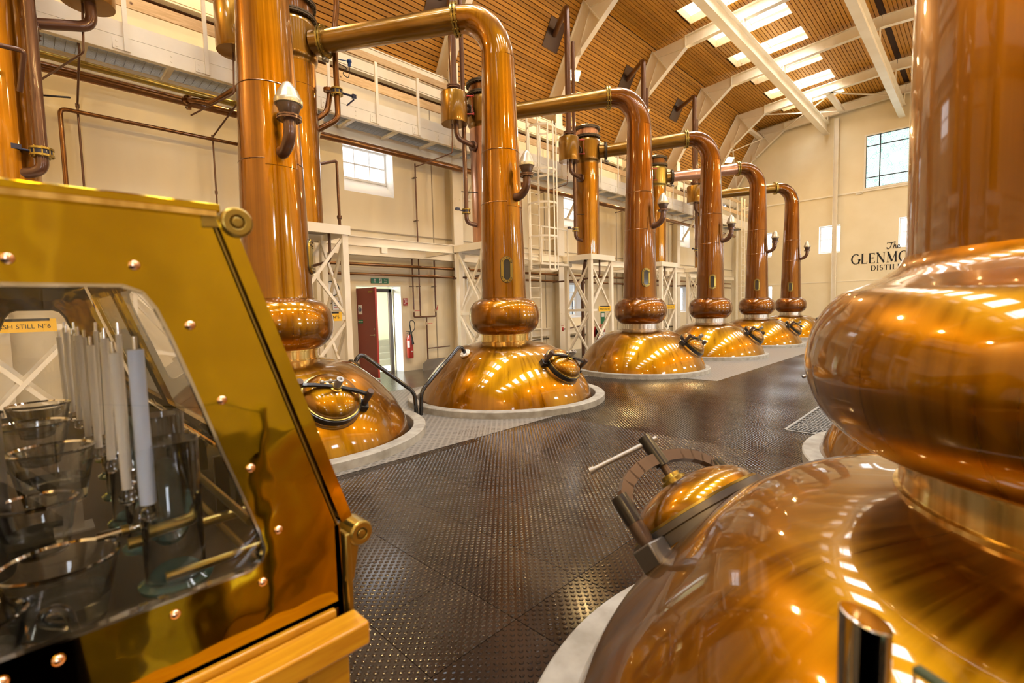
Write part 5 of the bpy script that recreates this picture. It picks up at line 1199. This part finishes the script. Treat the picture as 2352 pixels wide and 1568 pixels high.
# edge angle on the end panel, roof, sloping lids, hinges
rim = MB()
for i in range(len(OUT)-1 if False else len(OUT)):
    a = OUT[i]; b = OUT[(i+1)%len(OUT)]
    if i == 2: continue
    rim.beam(Vector((SX-.02,*a)),Vector((SX-.02,*b)),.04,.006,Vector((1,0,0)).cross(Vector((0,b[0]-a[0],b[1]-a[1]))))
rim.build('edge_angle',M_BRASSD,ss)
top = MB(); top.box(SE-.03,SX+.012,2*yc-.264,.264,1.736,1.752); top.build('top_plate',M_BRASS,ss,bevel=.003)
MB().box(SE-.03,SX+.016,2*yc-.256,.256,1.728,1.737).build('top_flange',M_BRASSC,ss)
for sd_ in (1,-1):
    f = lambda y: y if sd_>0 else 2*yc-y
    def slab(name,p,q,off,t_,x0,x1,m,**k):
        a = Vector((0,f(p[0]),p[1])); b = Vector((0,f(q[0]),q[1])); d = (b-a).normalized(); nrm = Vector((1,0,0)).cross(d); 
        if nrm.y*sd_ < 0: nrm = -nrm
        c_ = (a+b)/2+nrm*(off+t_/2)+Vector(((x0+x1)/2,0,0)); return MB().obox(c_,((1,0,0),d,nrm),(abs(x1-x0)/2,(b-a).length/2,t_/2)).build(name,m,ss,**k)
    P,Q = (.252,1.722),(.458,1.088); nbay = 3; L_ = (SX-SE)/nbay
    for i in range(nbay):
        x1 = SX+.006-i*L_; x0 = x1-L_+.01
        dd = Vector((Q[0]-P[0],Q[1]-P[1])); l_ = dd.length; pt = lambda s: (P[0]+dd.x*s/l_,P[1]+dd.y*s/l_)
        slab('lid_rail',pt(0),pt(.075),.006,.026,x0,x1,M_BRASS); slab('lid_rail',pt(l_-.075),pt(l_),.006,.026,x0,x1,M_BRASS)
        slab('lid_stile',pt(.075),pt(l_-.075),.006,.026,x1-.06,x1,M_BRASS); slab('lid_stile',pt(.075),pt(l_-.075),.006,.026,x0,x0+.06,M_BRASS)
        slab('lid_glass',pt(.070),pt(l_-.070),.014,.006,x0+.055,x1-.055,M_GLASS)
    MB().box(SE,SX,min(f(.449),f(.462)),max(f(.449),f(.462)),.84,1.085).build('side_plate',M_BRASS,ss)
    MB().box(SE,SX+.01,min(f(.468),f(.482)),max(f(.468),f(.482)),.84,1.06).build('hasp_strip',M_BRASSD,ss,bevel=.003)
    for (yy,zz,nm_) in ((.290,1.722,'top_hinge'),(.506,1.052,'bottom_hinge')):
        h_ = MB(); c_ = (SX-.02,f(yy),zz); h_.lathe([(0,-.03),(.024,-.03),(.028,-.026),(.028,.030),(.024,.034),(.013,.034),(.012,.028),(.010,.028),(.009,.034),(0,.035)],c_,28,(1,0,0))
        b0 = (f(yy-.055 if zz>1.5 else yy-.03),zz+(-.002 if zz>1.5 else -.10)); h_.beam(Vector((SX-.02,f(yy-.01),zz)),Vector((SX-.02,*b0)),.05,.022,(0,1,0) if zz<1.5 else (0,0,1)); h_.build(nm_,M_BRASSD,ss,bevel=.002)
MB().box(SE,SX,2*yc-.46,.46,.90,.915).build('floor_plate',M_FLG,ss)
MB().box(SE+.0,SX-.012,2*yc-.23,.23,1.718,1.726).build('ceiling_plate',M_FLG,ss)
for x in (SX-1.27,SX-.75+.0): m_ = MB(); m_.box(x-.008,x+.008,2*yc-.30,2*yc-.22,.92,1.70); m_.box(x-.008,x+.008,.40,.44,.92,1.10); m_.build('divider_strip',M_BRASSD,ss)
for yy,zz in ((.40,1.13),(.42,1.02)):
    m_ = MB(); m_.tube([(SX-.9,yy-.10,zz+.0),(SX-.06,yy-.10+.0,zz)],.009,12); m_.build('inner_rod',M_BRASSD,ss)
m_ = MB(); m_.tube([(SX-.22,.12,1.095),(SX-.22,.44,1.095)],.011,12); m_.disc((SX-.22,.43,1.095),.032,.012,20,Y_); m_.build('cross_rod',M_BRASSD,ss)
m_ = MB(); m_.tube([(SX-.10,.16,1.055),(SX-.10,.44,1.055)],.009,12); m_.build('cross_rod',M_BRASSD,ss)

# glassware inside the safe, each piece a thing of its own
def jar(x,y,z0,z1,r,label,m=M_GLASS,foot=True,hyd=None):
    t = thing('glass_jar',label,'jar',(x,y,z0),'glass measuring jars in the spirit safe')
    MB().lathe([(0,z0+.006),(r-.004,z0+.006),(r-.003,z1-.002),(r-.0015,z1),(r,z1-.002),(r,z0),(0,z0)],(x,y,0),40).build('wall',m,t)
    if foot: MB().lathe([(0,z0-.012),(r+.010,z0-.012),(r+.012,z0-.004),(r+.004,z0+.002),(r-.006,z0+.010),(0,z0+.010)],(x,y,0),40).build('base',M_GLASSG,t)
    return t
def hydrometer(x,y,z0,z1,label,r=.011,m=M_TUBE,lean=(0,0)):
    t = thing('hydrometer',label,'hydrometer',(x,y,z0),'hydrometers and thermometers in the spirit safe')
    a = Vector((x,y,z0)); b = Vector((x+lean[0],y+lean[1],z1)); q = lambda s: a.lerp(b,s)
    MB().tube([q(.10),q(.93)],r,14).build('scale_tube',m,t)
    MB().tube([q(0),q(.02),q(.06),q(.10)],[.003,.014,.016,.010],14).build('bulb',M_GLASS,t)
    MB().tube([q(.93),q(.94),q(1)],[.004,.004,.004],10).build('tip',M_CHROME,t)
    return t
def bowl(x,y,z0,z1,r,label):
    t = thing('glass_bowl',label,'bowl',(x,y,z0),'glass receiving bowls in the spirit safe')
    MB().lathe([(0,z0+.004),(r*.62,z0+.004),(r*.68,z0+.01),(r-.005,z1-.004),(r-.003,z1),(r+.001,z1+.001),(r+.003,z1-.002),(r+.001,z1-.006),(r*.72,z0+.004),(r*.64,z0),(0,z0)],(x,y,0),56).build('wall',M_GLASS,t)
    MB().lathe([(0,z0+.012),(r*.69,z0+.012),(r*.80,z0+(z1-z0)*.42),(0,z0+(z1-z0)*.42)],(x,y,0),40).build('spirit',M_WAX,t)
    MB().lathe([(r-.005,z1-.002),(r-.002,z1+.003),(r+.003,z1+.001),(r+.001,z1-.004),(r-.005,z1-.002)],(x,y,0),48).build('rim',M_CHROME,t)
    return t
bowl(-1.24,.020,.965,1.095,.088,'large conical glass bowl nearest the glazed end of the spirit safe')
bowl(-1.43,-.005,1.05,1.165,.066,'second conical bowl, just behind the nearest bowl in the safe')
bowl(-1.62,.03,1.10,1.235,.080,'third, wider conical bowl further back in the safe')
bowl(-1.90,.0,1.13,1.26,.078,'fourth glass bowl, deep inside the safe')
bowl(-2.25,.02,1.14,1.27,.078,'farthest glass bowl visible inside the safe')
bowl(-1.17,-.085,.96,1.06,.060,'small bowl cut off by the left edge of the picture')
jar(-1.19,.192,1.012,1.300,.053,'tall clear glass jar with sea-green base nearest the right of the safe window')
jar(-1.34,.205,1.035,1.330,.046,'clear glass jar right behind the nearest jar')
jar(-1.30,.155,1.06,1.16,.026,'short greenish cup beside the nearest thermometer')
for k in range(6): jar(-1.55-.25*k,.17+.012*k,1.04,1.31,.042,['jar third from the glazed end of the safe','jar fourth from the glazed end of the safe','jar fifth from the glazed end of the safe','jar sixth from the glazed end of the safe','jar seventh from the glazed end of the safe','jar at the far end of the safe'][k],foot=True)
hydrometer(-1.16,.150,1.15,1.515,'broad thermometer coloured pale blue for reflected daylight, nearest and brightest in the safe',.0135,M_TUBEB,(.0,-.002))
nth = ['second','third','fourth','fifth','sixth','seventh','eighth','ninth','tenth','eleventh','twelfth','thirteenth','fourteenth','fifteenth']
for k in range(14):
    hx_ = -1.235-.10*k-.004*k*k*.3; hydrometer(hx_,.128-.002*k+(.018 if k%2 else 0),1.17+.01*(k%3),1.505+.012*((k*7)%4),'%s upright white hydrometer tube counting from the glazed end'%nth[k],.0085 if k%2==0 else .0055,M_TUBE,(.0,.006*((k%3)-1)))
t = thing('glass_spout','curled glass and steel outlet pipe at the lower left of the safe window','pipe',(-1.09,.0,1.0))
MB().tube(spl([(-1.10,.02,1.03),(-1.09,-.01,1.055),(-1.08,.0,1.075),(-1.08,.02,1.065),(-1.075,.03,1.03),(-1.07,.04,1.005),(-1.07,.06,1.0),(-1.07,.075,1.015)],6),.008,14).build('tube',M_GLASS,t)
for k,(x,y0,y1,z) in enumerate(((-1.09,.085,.16,1.015),(-1.25,.075,.165,1.115))):
    t = thing('outlet_pipe',['short bright steel pipe at the bottom of the safe window','bright steel pipe between the bowls and the jars'][k],'pipe',(x,y0,z)); MB().tube([(x,y0,z),(x,y1,z)],.009,14).build('tube',M_CHROME,t)
    MB().disc((x,(y0+y1)/2,z),.011,.012,14,Y_).build('joint',M_BRASSD,t)
    MB().disc((x,y1-.01,z),.012,.01,14,Y_).build('end_nut',M_BRASSD,t)
t = thing('steel_tank','curved grey metal vessel at the far left inside the safe','vessel',(-1.45,-.16,1.0))
MB().lathe([(0,1.0),(.08,1.0),(.085,1.02),(.085,1.34),(.06,1.40),(.02,1.42),(0,1.42)],(-1.50,-.13,0),32).build('body',M_GREYM,t)
MB().disc((-1.50,-.13,1.35),.09,.012,32).build('rim',M_CHROME,t)
# wooden bench under the safe
bn = thing('bench','varnished wooden bench carrying the spirit safe, its end rail at the lower left','bench',(-1.6,.05,0))
MB().box(SE-.1,SX+.012,2*yc-.470,.440,.862,.905).build('top_board',M_BENCH,bn,bevel=.004)
MB().box(SX+.016,SX+.085,2*yc-.49,.478,.842,.892).build('end_rail',M_BENCH,bn,bevel=.005)
for y in (2*yc-.42,.36): 
    for x in (SX-.06,SE+.1): MB().box(x,x+.10,y,y+.09,0,.842).build('leg',M_BENCH,bn,bevel=.004)
MB().box(SX-.05,SX-.01,2*yc-.40,.36,.55,.84).build('apron',M_BENCH,bn,bevel=.004)
for y in (2*yc-.43,.40): MB().box(SE+.1,SX-.02,y,y+.03,.60,.86).build('side_apron',M_BENCH,bn)

# ================================================================ HANDRAIL POST AND GLASS (right foreground)
pp = Vector((-.078,.60,0))
hp_ = thing('handrail_post','polished steel post with a slanted cut top at the bottom right','post',pp)
m_ = MB(); N = 40; r = .0235; vs = [(pp.x+r*math.cos(2*pi*k/N),pp.y+r*math.sin(2*pi*k/N),0) for k in range(N)]+[(pp.x+r*math.cos(2*pi*k/N),pp.y+r*math.sin(2*pi*k/N),1.218-.30*r*math.cos(2*pi*k/N-.4)) for k in range(N)]
m_.add(vs,[(k,(k+1)%N,N+(k+1)%N,N+k) for k in range(N)]+[tuple(range(N,2*N)),tuple(range(N))[::-1]]); m_.build('tube',M_CHROME,hp_,bevel=.0015)
MB().disc((pp.x,pp.y,.005),.05,.01,32).build('base_flange',M_CHROME,hp_)
gp_ = thing('glass_balustrade','clear glass balustrade panel with a dark green edge, bottom right corner','glass panel',(-.04,.60,.1))
a = Vector((-.035,.585,0)); b = Vector((.62,.20,0)); d = (b-a).normalized(); nrm = Vector((-d.y,d.x,0))
MB().obox((a+b)/2+Vector((0,0,.655)),(d,nrm,(0,0,1)),((b-a).length/2,.005,.535)).build('glass',M_GLASS,gp_,False)
MB().obox((a+b)/2+Vector((0,0,1.1925)),(d,nrm,(0,0,1)),((b-a).length/2,.0052,.0025)).build('polished_edge',M_GEDGE,gp_,False)
for q in (.3,1.0): MB().obox(a+Vector((-.012,.006,q)),(d,nrm,(0,0,1)),(.03,.012,.02)).build('clamp',M_CHROME,gp_)
